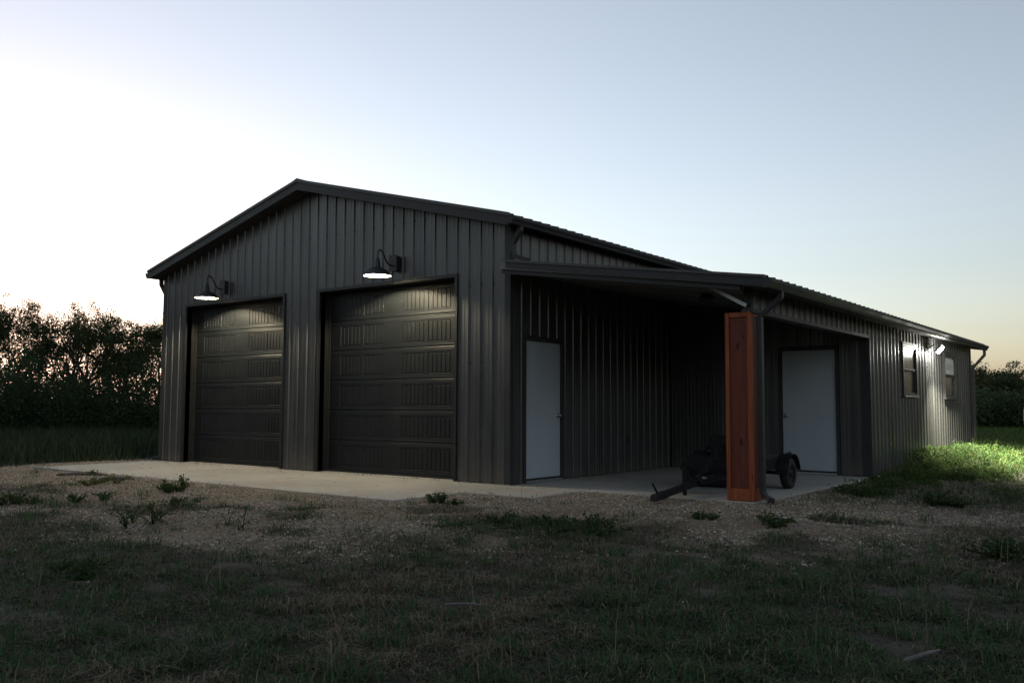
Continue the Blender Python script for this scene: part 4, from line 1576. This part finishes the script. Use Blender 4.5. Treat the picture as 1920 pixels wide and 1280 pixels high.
px, py = stones(300000, rng)
n = len(px)
sz = .005 + .013 * rng.random(n) ** 2.4 + np.where(rng.random(n) < .006, .016 * rng.random(n), 0)
octv = np.array([(1, 0, 0), (0, 1, 0), (-1, 0, 0), (0, -1, 0), (0, 0, 1), (0, 0, -1)], float)
octf = np.array([(0, 1, 4), (1, 2, 4), (2, 3, 4), (3, 0, 4), (1, 0, 5), (2, 1, 5), (3, 2, 5), (0, 3, 5)])
V = octv[None] * (sz[:, None, None]) * (.6 + .8 * rng.random((n, 6, 1)))
V[:, :, 2] *= .65
az = rng.random(n) * 2 * PI
ca, sa = np.cos(az)[:, None], np.sin(az)[:, None]
x_ = V[:, :, 0] * ca - V[:, :, 1] * sa
y_ = V[:, :, 0] * sa + V[:, :, 1] * ca
V = np.stack([x_ + px[:, None], y_ + py[:, None], V[:, :, 2] + (np.where(slab_dist(px, py) > .012, gz(px, py), 0.0) + sz * .3)[:, None]], -1)
sc_ = vary((.33, .29, .235), rng, n, .5, (.31, .215, .14), .2)
Fc = (octf[None] + (np.arange(n) * 6)[:, None, None]).reshape(-1, 3)
tag(fast_mesh('gravel', V.reshape(-1, 3), None, Fc, 'stone', np.repeat(sc_, 6, 0)), 'pale crushed stone gravel spread around the concrete', 'gravel', kind='stuff')

# dry leaves blown onto the apron
n = 210
px = np.concatenate([rng.normal(3.4, 1.2, 110), rng.uniform(.4, 9.8, 100)])
py = np.concatenate([-.35 - np.abs(rng.normal(0, .5, 110)), rng.uniform(-2.3, -.1, 100)])
k = (px > .1) & (px < 8.9) & (py > -2.4) & (py < -.06)
c = np.stack([px[k], py[k], np.full(k.sum(), .006)], 1)
lv, lq, lc = leaf_cards(c, .034, rng, vary((.07, .045, .025), rng, len(c), .5), .55)
lv[:, 2] = .002 + np.abs(lv[:, 2] - .006) * .6
tag(fast_mesh('leaf_litter', lv, lq, mat='leaf', cols=lc), 'dry brown leaves scattered on the concrete apron', 'leaves', kind='stuff')

# dark dirt clods by the left end of the apron
for i, (x, y, sx, sy, lb) in enumerate(((2.35, -2.78, .42, .12, 'dark flattened dirt clod beside the left apron edge'), (3.55, -2.86, .30, .13, 'dark crumbly clod right of the flattened one by the apron'))):
    o = lump('dirt_clod', x, y, float(gz(x, y)) + .005, sx, sy, .05, 'bark', 20 + i, sub=3, amp=.3)
    o.rotation_euler = (0, 0, .5)
    tag(o, lb, 'dirt clod')

def stick(pts, r, name, label, mat='dead_wood'):
    o = MB().tube(pts, r, 6, rads=[r * (1 - .5 * i / (len(pts) - 1)) for i in range(len(pts))]).build(name, mat, smooth=True)
    return tag(o, label, 'stick')

zz = lambda x, y, a: (x, y, float(gz(x, y)) + a)
stick([zz(15.50, -5.62, .03), zz(15.57, -5.48, .055), zz(15.60, -5.38, .05)], .014, 'broken_branch', 'pale broken branch lying in the grass at lower right')
stick([zz(13.0, -6.05, .02), zz(13.12, -5.98, .03), zz(13.28, -5.90, .02)], .009, 'dry_twig', 'short dry twig on bare soil in the centre foreground')
stick([zz(12.95, -.42, .02), zz(13.12, -.55, .03), zz(13.30, -.66, .015)], .008, 'dry_twig', 'thin pale twig on gravel right of the red post')
stick([zz(9.9, -6.2, .0), zz(9.93, -6.15, .16), zz(10.02, -6.1, .24), zz(10.2, -6.05, .27)], .004, 'dry_stalk', 'thin bent pale stalk in the grass at left')

# ------------------------------------------------------------------ person at the right edge (only a hand reaches into the picture)
def skin_mesh(name, verts, edges, radii, mat, parent, root=0, levels=2):
    me = bpy.data.meshes.new(name)
    me.from_pydata(verts, edges, [])
    o = link(name, me, parent)
    md = o.modifiers.new('skin', 'SKIN')
    md.use_smooth_shade = True
    if not me.skin_vertices:
        bpy.context.view_layer.objects.active = o
    for i, r in enumerate(radii):
        sv = me.skin_vertices[0].data[i]
        sv.radius = (r, r) if not isinstance(r, tuple) else r
        sv.use_root = (i == root)
    s = o.modifiers.new('sub', 'SUBSURF')
    s.levels = s.render_levels = levels
    me.materials.append(M[mat])
    return o


def person(x, y, face):
    z0 = float(gz(x, y))
    J = {}
    vs, es, rs = [], [], []

    def add(p, r, link_to=None):
        vs.append(p)
        rs.append(r)
        i = len(vs) - 1
        if link_to is not None:
            es.append((link_to, i))
        return i
    pel = add((0, 0, .95), (.15, .11))
    w_ = add((0, 0, 1.12), (.14, .10), pel)
    ch = add((0, .0, 1.32), (.16, .11), w_)
    nk = add((0, .0, 1.48), (.06, .06), ch)
    hd0 = add((0, -.015, 1.57), (.075, .085), nk)
    hd1 = add((0, -.02, 1.68), (.078, .095), hd0)
    hd2 = add((0, -.01, 1.755), (.05, .06), hd1)
    nose = add((0, -.115, 1.63), .012, hd0)
    for s in (-1, 1):
        sh = add((s * .19, .0, 1.41), .06, ch)
        el = add((s * .255, .03, 1.13), .045, sh)
        wr = add((s * .285, -.02, .885), .030, el)
        pm = add((s * .29, -.035, .815), (.020, .038), wr)
        for k in range(4):
            off = (k - 1.5) * .021
            ln_ = (.075, .088, .082, .062)[k]
            a_ = add((s * .29, -.035 + off, .775), .0095, pm)
            b_ = add((s * (.285), -.035 + off * 1.05, .775 - ln_ * .55), .0085, a_)
            add((s * .272, -.035 + off * 1.05, .775 - ln_), .007, b_)
        th = add((s * .275, -.085, .825), .011, pm)
        add((s * .265, -.10, .775), .009, th)
        hp = add((s * .10, 0, .88), .095, pel)
        kn = add((s * .115, -.015, .48), .06, hp)
        an = add((s * .12, .02, .09), .042, kn)
        add((s * .13, -.13, .04), .038, an)
    body = skin_mesh('person', vs, es, rs, 'skin', None, 0)
    body.location = (x, y, z0)
    body.rotation_euler = (0, 0, face)
    tag(body, 'person in grey long sleeves at the right edge, only one hand in view', 'person')
    v2 = [(0, 0, .90), (0, 0, 1.12), (0, 0, 1.32), (0, 0, 1.43)]
    e2 = [(0, 1), (1, 2), (2, 3)]
    r2 = [(.165, .125), (.155, .115), (.175, .125), (.09, .08)]
    for s in (-1, 1):
        b0 = len(v2)
        v2 += [(s * .19, 0, 1.41), (s * .255, .03, 1.13), (s * .284, -.017, .905)]
        r2 += [.072, .058, .043]
        e2 += [(2, b0), (b0, b0 + 1), (b0 + 1, b0 + 2)]
    skin_mesh('shirt', v2, e2, r2, 'grey_cloth', body, 0)
    v3, e3, r3 = [(0, 0, .93)], [], [(.165, .125)]
    for s in (-1, 1):
        b0 = len(v3)
        v3 += [(s * .10, 0, .86), (s * .115, -.015, .48), (s * .12, .02, .10)]
        r3 += [.108, .078, .07]
        e3 += [(0, b0), (b0, b0 + 1), (b0 + 1, b0 + 2)]
    skin_mesh('trousers', v3, e3, r3, 'dark_cloth', body, 0)
    skin_mesh('hair', [(0, .02, 1.66), (0, .03, 1.73), (0, -.03, 1.775)], [(0, 1), (1, 2)], [(.085, .09), (.085, .10), (.05, .055)], 'hair', body, 1)
    for s in (-1, 1):
        MB().lathe([(.034, -.008), (.038, -.006), (.038, .006), (.034, .008)], (s * .286, -.022, .872), 14).build('wristband', 'red_band', body, smooth=True)
        MB().lathe([(0.0, -.011), (.008, -.008), (.011, 0), (.008, .008), (0.0, .011)], (s * .032, -.098, 1.655), 10).build('eye', 'shade_in', body, smooth=True)
        MB().tube([(s * .12, .05, .05), (s * .127, -.04, .045), (s * .132, -.15, .035)], .05, 8, rads=[.045, .05, .035]).build('shoe', 'rubber', body, smooth=True)
    MB().tube([(-.025, -.108, 1.595), (0, -.114, 1.592), (.025, -.108, 1.595)], .005, 6).build('mouth', 'red_band', body, smooth=True)
    return body


person(13.33, 17.475, .35)
